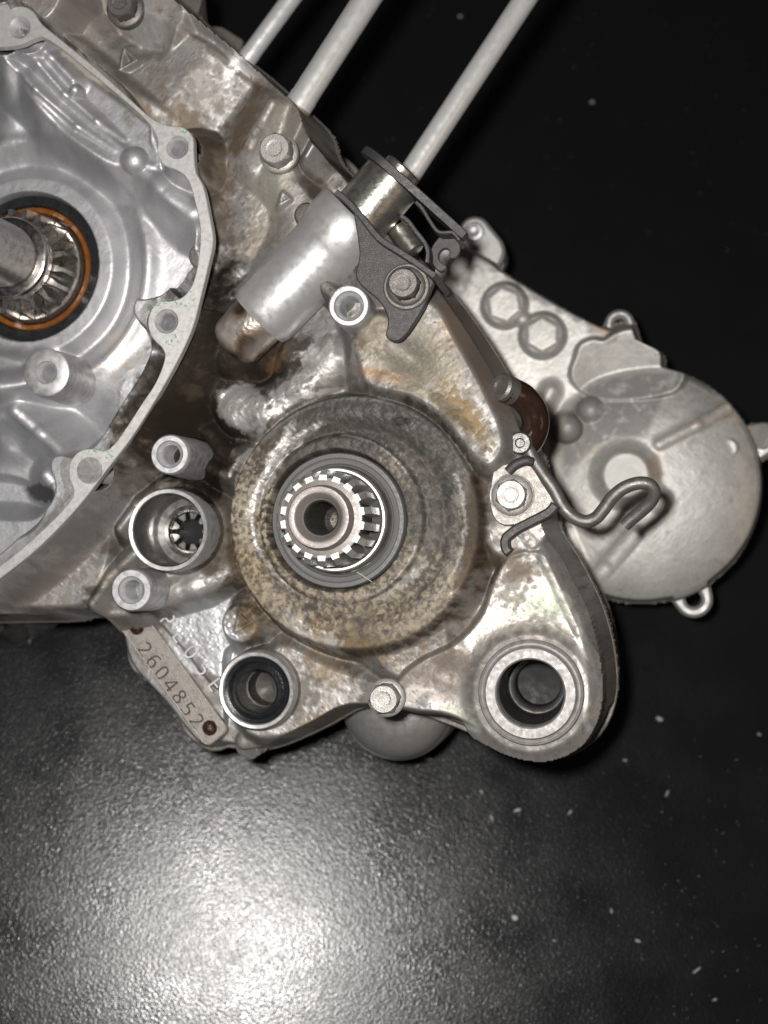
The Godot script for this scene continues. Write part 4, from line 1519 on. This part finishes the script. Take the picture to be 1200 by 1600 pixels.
func bores_and_bosses() -> void:
	# pillars with threaded holes
	for s in [[265, 710, 52, 31.5, 17, "machined"], [205, 922, 34, 33.5, 17, "machined"], [545, 478, 62, 33, 19, "machined"]]:
		var k := K(s[0], s[1], s[2])
		var mb := MB.new()
		var r: float = s[3] * k
		mb.lathe(Transform3D(Basis(), P(s[0], s[1], 0)) if false else at(s[0], s[1], s[2]), [Vector2(r + 3, -130), Vector2(r, -14), Vector2(r, -3), Vector2(r - 2.5, 0), Vector2(s[4] * k + 5, 0), Vector2(s[4] * k + 3.5, -3)], 56)
		part("threaded_pillar", mb, s[5], parts.crankcase)
		mb = MB.new()
		thread_hole(mb, at(s[0], s[1], s[2] - 3), s[4] * k + 1.0, 96, 3.0)
		part("threaded_hole", mb, "machined", parts.crankcase)
	# the pillar inside the chamber
	var mb2 := MB.new()
	mb2.lathe(at(72, 582, 34), [Vector2(42, -140), Vector2(39, -6), Vector2(38.5, -2), Vector2(36, 0), Vector2(19, 0), Vector2(17, -3)], 56)
	part("threaded_pillar", mb2, "aluminium", parts.crankcase, "plain pillar inside the chamber")
	mb2 = MB.new()
	thread_hole(mb2, at(72, 582, 31), 16, 84, 2.0)
	part("threaded_hole", mb2, "machined", parts.crankcase)
	# bore for the shift shaft
	var k2 := K(262, 828, 20)
	mb2 = MB.new()
	mb2.lathe(at(262, 828, 20), [Vector2(66 * k2, -110), Vector2(65 * k2, -3), Vector2(63.5 * k2, 0), Vector2(58 * k2, -1), Vector2(57 * k2, -6)], 72)
	var bore := part("open_bore", mb2, "aluminium", parts.crankcase, "deep open bore with a clean bright rim")
	mb2 = MB.new()
	mb2.lathe(at(262, 828, 20), [Vector2(57 * k2, -5), Vector2(55.5 * k2, -8), Vector2(55 * k2, -118), Vector2(40, -119), Vector2(39, -122), Vector2(38, -140)], 72)
	part("bore_wall", mb2, "bore_steel", bore)
	mb2 = MB.new()
	mb2.lathe(at(262, 828, 20), [Vector2(44, -117), Vector2(43, -112), Vector2(36, -111), Vector2(33, -114), Vector2(32, -150)], 48)
	part("bearing_ring", mb2, "shaft_steel", parts.crankcase, "steel ring at the bottom of the bore")
	mb2 = MB.new()
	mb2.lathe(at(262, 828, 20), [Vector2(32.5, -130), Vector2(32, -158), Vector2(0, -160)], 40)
	part("bore_end", mb2, "deep_dark", parts.crankcase)  # black disc in place of the dark interior below the bore
	for i in 9:
		mb2 = MB.new()
		var x := at(262, 828, 20) * Transform3D(Basis(Vector3(0, 0, 1), TAU * i / 9.0), Vector3.ZERO)
		var lo := []
		var hi := []
		for q in [[31, -7], [21, -2.5], [21, 2.5], [31, 7]]:
			lo.append(x * Vector3(q[0], q[1], -140))
			hi.append(x * Vector3(q[0], q[1], -120))
		mb2.hull8(lo, hi)
		part("inner_tooth", mb2, "gear_steel", parts.crankcase)
	# lower boss with an oily seal
	mb2 = MB.new()
	mb2.lathe(at(400, 1079, -40), [Vector2(64, -90), Vector2(64, -5), Vector2(61, 0), Vector2(56, -1), Vector2(54, -5)], 64)
	part("seal_boss", mb2, "aluminium", parts.crankcase, "round boss holding an oily black seal")
	mb2 = MB.new()
	mb2.lathe(at(400, 1079, -44), [Vector2(54.5, -60), Vector2(54.5, -3), Vector2(52, 0), Vector2(47, -2), Vector2(44, -8), Vector2(40, -5), Vector2(36, -3), Vector2(33, -6), Vector2(32, -40), Vector2(33, -64)], 64)
	part("oily_seal", mb2, "black_rubber", null, "black oily seal in the lower round boss")
	mb2 = MB.new()
	mb2.lathe(at(400, 1079, -44), [Vector2(48, -60), Vector2(30, -62), Vector2(29, -66), Vector2(28, -104), Vector2(0, -106)], 48)
	part("needle_bearing", mb2, "hole_dark", null)
	# pivot bush in the ear
	mb2 = MB.new()
	mb2.lathe(at(829, 1083, 6), [Vector2(82, -30), Vector2(81, -7), Vector2(79, -4), Vector2(77, -6), Vector2(76, -3), Vector2(73, -2), Vector2(71, -4), Vector2(70, 4), Vector2(68, 6), Vector2(54, 6), Vector2(52, 4), Vector2(51, 0), Vector2(51, -60)], 88)
	part("pivot_bush", mb2, "bush", null, "bright bush pressed into the pivot ear")
	mb2 = MB.new()
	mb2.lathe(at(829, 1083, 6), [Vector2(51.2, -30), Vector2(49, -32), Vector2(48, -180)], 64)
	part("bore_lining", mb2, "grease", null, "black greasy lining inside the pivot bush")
	mb2 = MB.new()
	mb2.lathe(at(829, 1083, 6), [Vector2(48, -150), Vector2(45, -146), Vector2(41, -147), Vector2(38, -151), Vector2(37, -180)], 64)
	part("inner_sleeve", mb2, "bore_steel", null, "steel sleeve deep inside the pivot bush")
	mb2 = MB.new()
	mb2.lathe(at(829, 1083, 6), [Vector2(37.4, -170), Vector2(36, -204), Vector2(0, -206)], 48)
	part("bore_end", mb2, "deep_dark", null)  # bottom coloured black for the darkness inside the bush


func bolt(px: float, py: float, z: float, flange: float, r: float, h: float, turn: float, material: String, label := "", washer := 0.0, tilt := Vector3.ZERO) -> MeshInstance3D:
	var k := K(px, py, z)
	var xf := Transform3D(Basis.from_euler(tilt), P(px, py, z))
	var mb := MB.new()
	mb.hex(xf * Transform3D(Basis(), Vector3(0, 0, 5)), r * k, h, turn)
	mb.lathe(xf * Transform3D(Basis(), Vector3(0, 0, 5 + h)), [Vector2(r * k * 0.5, 0.6), Vector2(r * k * 0.42, 0.2), Vector2(r * k * 0.3, -0.4)], 24)
	var o := part("bolt", mb, material, null, label)
	mb = MB.new()
	mb.lathe(xf, [Vector2(flange * k, -8), Vector2(flange * k, 3), Vector2(flange * k - 2, 5), Vector2(r * k * 0.92, 6.5)], 48)
	part("flange", mb, material, o)
	if washer > 0.0:
		mb = MB.new()
		mb.lathe(xf, [Vector2(washer * k, -16), Vector2(washer * k, -6), Vector2(washer * k - 2, -4), Vector2(flange * k - 4, -4)], 48)
		part("washer", mb, material, o)
	return o


func bolts() -> void:
	bolt(436, 240, -12, 31, 27, 26, 0.55, "bolt_steel", "hex bolt on the upper body")
	bolt(634, 447, 66, 31, 26, 22, 0.15, "dull_bolt", "dusty dark bolt holding the actuator bracket", 37)
	bolt(800, 774, 2, 32, 26, 18, 0.35, "bolt_steel", "hex bolt holding the hose clip", 37)
	bolt(604, 1090, -14, 30, 25, 24, 0.1, "bolt_steel", "bright hex bolt beside the pivot ear")
	bolt(396, 1156, -170, 26, 22, 22, 0.5, "bolt_steel", "small hex bolt under the oily seal boss", 0.0, Vector3(0.6, -0.3, 0))
	bolt(196, 14, -4, 30, 24, 24, 0.3, "dull_bolt", "dull bolt at the top of the case")
	var mb := MB.new()   # drain of the pillar in front of the chamber wall
	mb.lathe(at(318, 402, -55), [Vector2(22, -40), Vector2(22, 10), Vector2(19, 13), Vector2(0, 13)], 32)
	part("dowel_pin", mb, "dirty_aluminium", parts.crankcase)


func along(a: Vector3, b: Vector3) -> Transform3D:   # z axis from a to b
	var d := (b - a).normalized()
	var s := d.cross(Vector3(0, 0, 1)).normalized()
	return Transform3D(Basis(s, d.cross(s), d), a)


func actuator() -> void:
	var a := P(357, 548, -22)
	var b := P(592, 304, -8)
	var xf := along(a, b)
	var L := a.distance_to(b)
	var mb := MB.new()
	mb.lathe(xf, [Vector2(40, 70), Vector2(54, 72), Vector2(56, 78), Vector2(58, 84), Vector2(58, 150), Vector2(60, L - 128), Vector2(62, L - 116), Vector2(68, L - 100), Vector2(69, L - 56), Vector2(65, L - 50)], 72, 0.0, TAU, 0.6)
	var tube := part("actuator_tube", mb, "tube_aluminium", parts.crankcase, "bare aluminium tube of the clutch actuator lying across the case")
	mb = MB.new()
	mb.lathe(xf, [Vector2(0, -2), Vector2(24, 0), Vector2(38, 8), Vector2(44, 18), Vector2(47, 60), Vector2(48, 78)], 64, 0.0, TAU, 0.6)
	part("tube_nose", mb, "nose", parts.crankcase, "stained narrower nose of the tube")
	mb = MB.new()
	mb.lathe(at(478, 335, 14) , [Vector2(26, -60), Vector2(20, -4), Vector2(16, 2), Vector2(8, 4), Vector2(0, 4)], 32)
	part("tube_lug", mb, "dirty_aluminium", parts.crankcase)
	# rubber-like grime packed behind the bracket
	mb = MB.new()
	for i in 26:
		var p := P(566 + rng.randf() * 60, 366 + rng.randf() * 60, 44 + rng.randf() * 8)
		var r := rng.randf_range(6, 14)
		mb.lathe(Transform3D(Basis.from_euler(Vector3(rng.randf() * 0.5, rng.randf() * 0.5, 0)), p), [Vector2(r, -16), Vector2(r * 0.8, -3), Vector2(r * 0.4, 0), Vector2(0, 1)], 9)
	# bracket: an upright strip and a flat tab bent towards the viewer
	mb = MB.new()
	var strip := PackedVector2Array()
	for q in [[524, 300], [540, 312], [566, 340], [592, 372], [622, 392], [652, 412], [680, 432]]:
		var p := P(q[0], q[1], 72)
		strip.append(Vector2(p.x, p.y))
	mb.ribbon(Transform3D(), smooth(strip, 3, false), -80, 74, 10, 1.6)
	var bracket := part("actuator_bracket", mb, "bracket_steel", null, "bent dark steel bracket with a bolted tab")
	mb = MB.new()
	mb.plate(Transform3D(), smooth(pts([553, 330, 566, 346, 592, 378, 622, 398, 652, 418, 677, 438, 674, 452, 664, 478, 650, 502, 634, 524, 622, 533, 610, 532, 603, 524, 606, 508, 604, 490, 590, 468, 566, 448, 556, 430, 562, 396], 56), 3), [], 44, 58, 2.0)
	part("tab", mb, "bracket_steel", bracket)
	# barrel and its end plate
	var c := P(566, 336, -6)
	var d := P(612, 282, -6)
	var bx := along(c, d)
	var bl := c.distance_to(d)
	mb = MB.new()
	mb.lathe(bx, [Vector2(49, -6), Vector2(49, bl), Vector2(40, bl + 1)], 64)
	part("actuator_barrel", mb, "zinc", null, "yellowish plated barrel between bracket and lever")
	mb = MB.new()
	var lever := PackedVector2Array()
	for i in 20:
		var t := PI / 2 + PI * i / 19.0
		lever.append(Vector2(60 * cos(t) - 6, 60 * sin(t)))
	lever.append_array([Vector2(60, -46), Vector2(118, -26), Vector2(150, -14), Vector2(150, 14), Vector2(118, 26), Vector2(60, 46)])
	# local x of the barrel runs down the picture's right
	var side := bx.basis.x
	var flip := 1.0 if side.x > 0.0 else -1.0
	var lx := Transform3D(Basis(bx.basis.x * flip, bx.basis.y * flip, bx.basis.z), bx.origin + bx.basis.z * (bl + 1.0))
	mb.plate(lx, lever, [], 0, 13, 1.5)
	part("actuator_lever", mb, "bracket_steel", null, "steel lever plate on the end of the barrel")
	mb = MB.new()
	mb.lathe(lx, [Vector2(30, 12), Vector2(30, 24), Vector2(27, 27), Vector2(12, 27), Vector2(10, 25), Vector2(0, 25)], 40)
	part("pivot_end", mb, "zinc", null)
	# the second folded strip and the slotted cable end
	mb = MB.new()
	strip = PackedVector2Array()
	for q in [[626, 338], [638, 346], [650, 362], [664, 380], [669, 394], [668, 412]]:
		var p := P(q[0], q[1], 16)
		strip.append(Vector2(p.x, p.y))
	mb.ribbon(Transform3D(), smooth(strip, 3, false), -46, 22, 7, 1.4)
	var guide := part("cable_guide", mb, "bracket_steel", null, "folded steel cable guide with a slotted end")
	mb = MB.new()
	strip = PackedVector2Array()
	for q in [[650, 316], [660, 326], [672, 346], [684, 362], [696, 364], [708, 364], [718, 376]]:
		var p := P(q[0], q[1], 16)
		strip.append(Vector2(p.x, p.y))
	mb.ribbon(Transform3D(), smooth(strip, 3, false), -40, 20, 6, 1.4)
	part("fold", mb, "bracket_steel", guide)
	mb = MB.new()
	mb.plate(Transform3D(), smooth(pts([672, 402, 676, 384, 690, 368, 704, 366, 716, 376, 720, 390, 714, 402, 706, 405, 701, 400, 703, 394, 699, 389, 692, 390, 686, 397, 686, 406, 692, 412, 698, 416, 696, 421, 688, 425, 678, 416], -18), 3), [], -26, -16, 1.4)
	part("slotted_end", mb, "bracket_steel", guide)
	mb = MB.new()
	mb.lathe(along(P(622, 356, -40), P(648, 392, -40)), [Vector2(18, 0), Vector2(18, 46), Vector2(12, 50), Vector2(0, 50)], 28)
	part("cable_pin", mb, "zinc", guide)


func hook_and_hose() -> void:
	var mb := MB.new()
	mb.sweep(path3([818, 694, -26, 826, 704, -26, 838, 726, -26, 852, 746, -24, 866, 766, -24, 880, 792, -22, 896, 808, -20, 914, 815, -18, 930, 810, -16, 943, 796, -12, 956, 778, -8, 974, 763, -4, 996, 755, -2, 1014, 757, -4, 1022, 768, -10, 1018, 782, -18, 1004, 797, -26, 988, 810, -32, 976, 821, -36], 6), 10.5, 10.0, 16)
	var hook := part("wire_hook", mb, "wire", null, "bent dull steel wire hook reaching over the cover")
	mb = MB.new()
	var e := along(P(816, 694, -44), P(812, 692, -8))
	mb.lathe(e, [Vector2(18, 0), Vector2(18, 30), Vector2(15, 34), Vector2(8, 34), Vector2(6, 30), Vector2(0, 30)], 32)
	part("wire_eye", mb, "wire", hook)
	# clip plate under the bolt, its edge folded
	mb = MB.new()
	mb.plate(Transform3D(), smooth(pts([770, 738, 786, 726, 812, 722, 830, 728, 846, 752, 866, 784, 862, 796, 838, 806, 806, 820, 780, 818, 766, 792], -2), 3), [], -20, -2, 1.6)
	var clip := part("hose_clip", mb, "clip_steel", null, "steel clip plate folded at its lower edge")
	mb = MB.new()
	var strip := PackedVector2Array()
	for q in [[868, 788], [858, 800], [836, 812], [812, 824], [800, 832], [790, 842], [790, 856], [796, 864]]:
		var p := P(q[0], q[1], 4)
		strip.append(Vector2(p.x, p.y))
	mb.ribbon(Transform3D(), smooth(strip, 4, false), -30, 8, 15, 3.0)
	part("folded_edge", mb, "bracket_steel", clip)
	mb = MB.new()
	mb.sweep(path3([794, 737, -2, 806, 726, 0, 822, 720, 0, 830, 722, -4], 5), 8, 8, 12)
	part("rolled_edge", mb, "bracket_steel", clip)
	# the oily breather stub
	mb = MB.new()
	mb.sweep(path3([787, 607, -4, 800, 612, -18, 818, 622, -30, 832, 640, -38, 837, 662, -44, 830, 684, -52, 816, 702, -66, 802, 722, -90], 7), 22, 22, 20)
	var hose := part("breather_stub", mb, "oily_hose", null, "curved dark brown oily breather stub")
	mb = MB.new()
	mb.lathe(along(P(800, 612, -18), P(787, 606, -4)), [Vector2(22, 2), Vector2(22.5, 24), Vector2(19, 28), Vector2(13, 28), Vector2(11, 24), Vector2(0, 24)], 32)
	part("stub_end", mb, "wire", hose)


func stroke_text(text: String, origin: Transform3D, em: float, depth: float, material: String, parent: Node, called: String, gap: float) -> void:
	var font := SystemFont.new()
	font.font_names = PackedStringArray(["Droid Sans"])
	for i in text.length():
		var t := TextMesh.new()
		t.text = text[i]
		t.font = font
		t.font_size = 64
		t.pixel_size = em * S / 64.0
		t.depth = depth * S
		t.curve_step = 1.0
		t.material = mats[material]
		var o := MeshInstance3D.new()
		o.name = called
		o.mesh = t
		o.transform = Transform3D(origin.basis, (origin * Vector3(gap * i, 0, 0)) * S)
		parent.add_child(o, true)


func serial_plate() -> void:
	var a := P(214, 980, -128)
	var b := P(330, 1140, -128)
	var x := (b - a).normalized()
	var y := Vector3(0, 0, 1).cross(x)
	var mid := (P(200, 985, -128) + P(344, 1132, -128)) / 2.0
	var xf := Transform3D(Basis(x, y, Vector3(0, 0, 1)), mid)
	var mb := MB.new()
	var half := a.distance_to(b) * 0.5 + 22
	var o := PackedVector2Array()
	for q in [[half - 12, -25, -PI / 2], [half - 12, 25, 0.0], [-half + 12, 25, PI / 2], [-half + 12, -25, PI]]:
		for s in 6:
			o.append(Vector2(q[0], q[1] + (12 if q[1] < 0 else -12)) + Vector2.from_angle(q[2] + PI / 2 * s / 5.0) * 12)
	mb.plate(xf, o, [], -6, 4, 1.6)
	var plate := part("serial_plate", mb, "plate", null, "riveted number plate stamped 2604852")
	mb = MB.new()
	var lip := PackedVector3Array()
	for p in o:
		lip.append(xf * Vector3(p.x * 0.985, p.y * 0.93, 4.4))
	lip.append(lip[0])
	mb.sweep(lip, 1.4, 1.4, 6)
	part("raised_rim", mb, "plate", plate)
	for s in [-1.0, 1.0]:
		mb = MB.new()
		var prof := [Vector2(14, -3), Vector2(13, 4)]
		for i in 7:
			var t := PI / 2 * i / 6.0
			prof.append(Vector2(11.5 * cos(t), 5 + 9 * sin(t)))
		mb.lathe(xf * Transform3D(Basis(), Vector3(s * (half - 24), 0, 0)), prof, 28)
		part("rivet", mb, "rivet", plate)
	stroke_text("2604852", xf * Transform3D(Basis(), Vector3(-half + 62, -11, 4.5)), 35, 1.4, "stamp", plate, "stamped_digit", 25.0)
	var c := P(258, 970, -124)
	stroke_text("PE05E", Transform3D(xf.basis, P(263, 968, -118)), 34, 7, "machined", parts.crankcase, "raised_letter", 34.0)


func cover() -> void:
	var lo := P(660, 990, -470)
	var hi := P(1240, 330, -470)
	var k := Casting.new(self, Vector2(lo.x, lo.y), Vector2(hi.x + 20, hi.y), 2.4, -560.0)
	# band and rim
	k.field([690, 380, 742, 396, 800, 432, 870, 474, 940, 510, 1000, 530, 1040, 560, 1000, 640, 900, 700, 820, 740, 720, 700, 640, 560, 640, 440], -468, 5.0, 26, false, Vector2(0.0, 0.0), 4, 170)
	k.cone(P(1001, 757, -476), 211, 12.0, 6, 150)
	k.ball(P(1001, 757, -426), 220, 8, 0.32)
	# upper lump with a scalloped edge
	k.field([902, 556, 908, 538, 926, 530, 944, 532, 962, 520, 990, 514, 1020, 530, 1064, 566, 1050, 610, 950, 620, 898, 590], -430, 4.0, 10)
	# the sunk sector and the higher plateau beside it
	k.field([884, 640, 920, 596, 980, 576, 1046, 572, 1060, 580, 1046, 620, 1028, 664, 1016, 694, 960, 692, 920, 720, 880, 760, 868, 700], -452, 0.8, 12, true, Vector2(0.10, -0.34), 4, 60)
	k.bars([1030, 694, -424, 1090, 664, -434, 1136, 638, -452], 12, 14, 9, 0.9)
	k.bars([990, 836, -440, 944, 890, -458, 920, 918, -478], 20, 18, 12, 0.8, true)
	k.cone(P(978, 742, -404), 40, 1.4, 14, 40)
	k.bars([978, 742, -410, 1030, 780, -424], 40, 30, 14, 1.2)
	k.cone(P(1138, 700, -453), 17, 3.0, 2, 30)
	k.ball(P(886, 668, -410), 26, 6)
	k.cone(P(886, 668, -438), 24, 3.0, 12, 40)
	k.ball(P(922, 640, -432), 26, 8)
	k.bars([860, 610, -452, 840, 650, -450, 850, 720, -456], 16, 18, 12, 1.2)
	k.bars([870, 800, -440, 900, 880, -444], 20, 22, 16, 1.0)
	# the two cast hexagon bosses
	for s in [[787, 475, 0.35], [847, 522, 0.52]]:
		var p := P(s[0], s[1], -448)
		k.cone(p, 37, 2.6, 4, 40)
		var hx := []
		for q in 6:
			var t: float = s[2] + TAU * q / 6.0
			hx.append(s[0] + cos(t) * 27.0)
			hx.append(s[1] + sin(t) * 27.0)
		k.field(hx, -443, 1.3, 2, false, Vector2.ZERO, 1, 8)
	k.bars([800, 486, -454, 836, 512, -454], 14, 14, 6, 2.0)
	var pc := P(1001, 757, -530)
	var all: PackedVector2Array = circle(Vector2(pc.x, pc.y), 222, 96)
	all = Geometry2D.merge_polygons(all, smooth(pts([690, 384, 742, 398, 800, 434, 870, 476, 940, 512, 1000, 535, 1040, 565, 1000, 640, 900, 700, 820, 740, 720, 700, 640, 560, 640, 440], -530), 4))[0]
	var drilled := []
	for s in [[741, 362, 25], [968, 506, 23], [1192, 686, 26], [1084, 936, 29]]:
		var p := P(s[0], s[1], -530)
		var r: float = s[2] * 1.2
		var inward := (Vector2(pc.x, pc.y) if s[0] > 900 else Vector2(P(800, 470, -530).x, P(800, 470, -530).y)) - Vector2(p.x, p.y)
		var ear := circle(Vector2(p.x, p.y), r, 26)
		ear.append_array(circle(Vector2(p.x, p.y) + inward.normalized() * 44.0, r * 1.25, 26))
		all = Geometry2D.merge_polygons(all, Geometry2D.convex_hull(ear).slice(1))[0]
		drilled.append(circle(Vector2(p.x, p.y), r * 0.44, 22))
	k.trim(MB.inset(all, 6.0, MB.area(all) > 0.0), -486, 10.0, 5)
	k.roughen(0.14, 0.3, 15)
	k.roughen(0.02, 0.6, 16)
	k.base(Color(0.43, 0.42, 0.40), 0.52, 0.45, 0.2)
	k.zref = -445.0
	k.stain(740, 400, 40, 60, 30, SLATE, 0.5)
	k.stain(860, 466, 120, 14, 32, SLATE, 0.8, 0.7, 0.03)
	k.stain(760, 480, 60, 70, 0, PALE, 0.4, 0.9)
	k.stain(700, 420, 40, 40, 0, DUST, 0.5)
	k.stain(820, 600, 60, 50, 30, PALE, 0.6, 0.8)
	k.stain(900, 690, 50, 44, -30, TAN, 0.5, 1.0, 0.05)
	k.stain(960, 560, 50, 24, 0, PALE, 0.4, 0.8)
	k.stain(945, 526, 16, 12, 0, WARM, 0.8)
	k.stain(942, 506, 16, 14, 0, RUST, 0.5)
	k.stain(1090, 620, 60, 50, 0, SLATE, 0.35, 1.2, 0.06)
	k.stain(978, 745, 44, 40, 0, [Color(0.46, 0.45, 0.43), 0.62, 0.3], 0.9, 0.5)
	k.stain(1022, 730, 14, 26, 0, RUST, 0.55)
	k.stain(1090, 664, 60, 6, -28, WARM, 0.8, 0.6)
	k.stain(1090, 800, 90, 110, 0, [Color(0.40, 0.395, 0.385), 0.52, 0.45], 0.6, 0.9)
	k.stain(900, 850, 60, 60, 0, PALE, 0.7, 0.8)
	k.stain(905, 905, 40, 12, 60, WARM, 0.8)
	k.stain(1150, 650, 40, 20, 40, OCHRE, 0.35, 1.2)
	k.stain(1165, 780, 20, 100, 0, CHALK, 0.35, 0.8)
	var sector := k.distances(smooth(pts([884, 640, 920, 596, 980, 578, 1046, 576, 1056, 584, 1042, 624, 1024, 664, 1010, 690, 960, 692, 920, 716, 884, 750, 872, 700], -452), 4), 20.0)
	k.coat(sector, [Color(0.19, 0.187, 0.183), 0.6, 0.35], 0.85, -0.35, 0.03, 61, 0.3)  # shade of the sloping sector, painted in as darker grey
	for i in 26:
		k.stain(rng.randf_range(880, 1180), rng.randf_range(580, 930), rng.randf_range(3, 14), rng.randf_range(2, 8), rng.randf() * 180, SLATE, rng.randf_range(0.2, 0.5), 1.5, 0.16, i)
	var o := MeshInstance3D.new()
	o.name = "ignition_cover"
	var cm: StandardMaterial3D = mats.casting.duplicate()
	detail(cm)
	o.mesh = k.build(cm)
	o.set_meta("label", "pale cast side cover with two hexagon bosses and drilled ears")
	engine.add_child(o, true)
	# its rim and ears as a plate with drilled holes
	var mb := MB.new()
	mb.plate(Transform3D(), all, drilled, -610, -530, 6.0)
	part("cover_rim", mb, "cover_aluminium", o)
	mb = MB.new()
	for s in [[741, 362, -522, 24]]:
		mb.lathe(at(s[0], s[1], s[2] + 1), [Vector2(16, -30), Vector2(16, 0), Vector2(10, 1), Vector2(9, -3), Vector2(0, -6)], 28)
	part("ear_bush", mb, "machined", o)


func studs() -> void:
	for s in [[380, 100, 480, -36, -190, 17.0], [462, 172, 592, -30, -120, 23.5], [618, 306, 850, -46, -170, 20.0]]:
		var a := P(s[0], s[1], s[4])
		var b := P(s[2], s[3], s[4])
		var xf := along(a, b)
		var L := a.distance_to(b) + 260.0
		var r: float = s[5]
		var mb := MB.new()
		mb.lathe(xf, [Vector2(r * 1.02, -60), Vector2(r * 1.02, 24), Vector2(r * 0.98, 28), Vector2(r * 0.98, L - 90), Vector2(r * 0.92, L - 88), Vector2(r * 0.92, L - 3), Vector2(r * 0.8, L), Vector2(0, L)], 40)
		var stud := part("cylinder_stud", mb, "stud")
		mb = MB.new()
		mb.lathe(xf, [Vector2(r * 1.04, -40), Vector2(r * 1.04, rng.randf_range(0, 12)), Vector2(r * 0.98, 15)], 32)
		part("stained_root", mb, "stained_stud", stud)


func debris(cam: Camera3D) -> void:
	# little chips and crumbs lying on the bench
	var spots := [[812, 1170, 16, 5, 12], [752, 1238, 10, 4, 60], [808, 1266, 15, 5, -18], [768, 1278, 12, 4, 70], [890, 1270, 11, 4, -50], [1030, 1124, 14, 8, 20], [1042, 1240, 14, 4, -60], [1088, 1516, 20, 4, -35], [1116, 1562, 9, 4, -20], [804, 1434, 13, 9, 30], [955, 1424, 8, 4, 80], [996, 1470, 10, 6, 20], [925, 160, 9, 7, 0], [719, 26, 9, 6, 0], [668, 1186, 18, 6, 8], [976, 1188, 9, 4, 0], [1186, 1148, 8, 4, 30], [866, 1470, 8, 3, 10]]
	var where := ["just below the tip of the pivot ear", "below the bright bolt, upright", "pair of chips below the ear, larger and flatter one", "below the ear, leaning near the flatter chip", "below the ear and slightly right", "broad pale crumb right of the pivot ear", "long upright one at the right of the ear's shadow", "longest bright one near the lower right corner", "short bright one in the lower right corner", "pale blob at the right rim of the glare", "dim one in the middle of the dark lower right", "dim broad one left of the longest bright chip", "single speck in the dark area at the upper right", "speck between the two right-hand studs", "flat one below the rounded bulge", "small one under the ear's shadow", "small one at the right edge level with the ear", "tiny one between the glare and the dim chips"]
	for i in spots.size():
		var s: Array = spots[i]
		var mb := MB.new()
		var l: float = s[2] * 1.15
		var w: float = s[3] * 1.15
		var o := PackedVector2Array()
		for q in 9:
			var t := TAU * q / 9.0
			o.append(Vector2(cos(t) * l * 0.5 * rng.randf_range(0.75, 1.1), sin(t) * w * 0.5 * rng.randf_range(0.7, 1.15)))
		mb.plate(Transform3D(), o, [], 0.0, rng.randf_range(2.0, 4.0), 0.8)
		var m := MeshInstance3D.new()
		m.name = "metal_chip"
		m.mesh = mb.build()
		m.mesh.surface_set_material(0, mats.fleck)
		# on the bench: y is up there
		var ray := cam.transform.basis * Vector3((s[0] - 600.0) / FOCAL, (800.0 - s[1]) / FOCAL, -1.0)
		var p := cam.position + ray * (-cam.position.y / ray.y)
		m.transform = Transform3D(Basis(Vector3.UP, -deg_to_rad(s[4])) * Basis(Vector3.RIGHT, -PI / 2), p + Vector3(0, 0.0001, 0))
		m.set_meta("label", "metal chip on the bench, " + where[i])
		m.set_meta("category", "chip")
		m.set_meta("group", "chips scattered on the bench")
		add_child(m, true)
	# fine dust, beyond counting
	var dust := MB.new()
	for i in 520:
		var px := rng.randf_range(300, 1250)
		var py := rng.randf_range(1150, 1650)
		if rng.randf() < 0.25:
			py = rng.randf_range(-60, 400)
			px = rng.randf_range(560, 1250)
		var ray := cam.transform.basis * Vector3((px - 600.0) / FOCAL, (800.0 - py) / FOCAL, -1.0)
		var p := cam.position + ray * (-cam.position.y / ray.y)
		var r := rng.randf_range(0.4, 1.2)
		var x := Transform3D(Basis(Vector3.UP, rng.randf() * TAU), p / S + Vector3(0, r * 0.3, 0))
		dust.box(x, Vector3(r * rng.randf_range(0.8, 2.5), r * 0.6, r))
	var dm := MeshInstance3D.new()
	dm.name = "dust"
	dm.mesh = dust.build()
	dm.mesh.surface_set_material(0, mats.fleck)
	dm.set_meta("kind", "stuff")
	dm.set_meta("label", "fine pale dust specks scattered on the black bench")
	add_child(dm)
	# a stray fibre on the seal
	var mb2 := MB.new()
	mb2.sweep(path3([558, 894, 2, 566, 899, 5, 575, 905, 7, 585, 912, 9], 5), 0.9, 0.5, 6)
	var hair := MeshInstance3D.new()
	hair.name = "fibre"
	hair.mesh = mb2.build()
	hair.mesh.surface_set_material(0, mats.hair)
	hair.transform = engine.transform
	hair.set_meta("label", "thin pale fibre lying across the lower edge of the grey shaft seal")
	hair.set_meta("category", "fibre")
	add_child(hair)
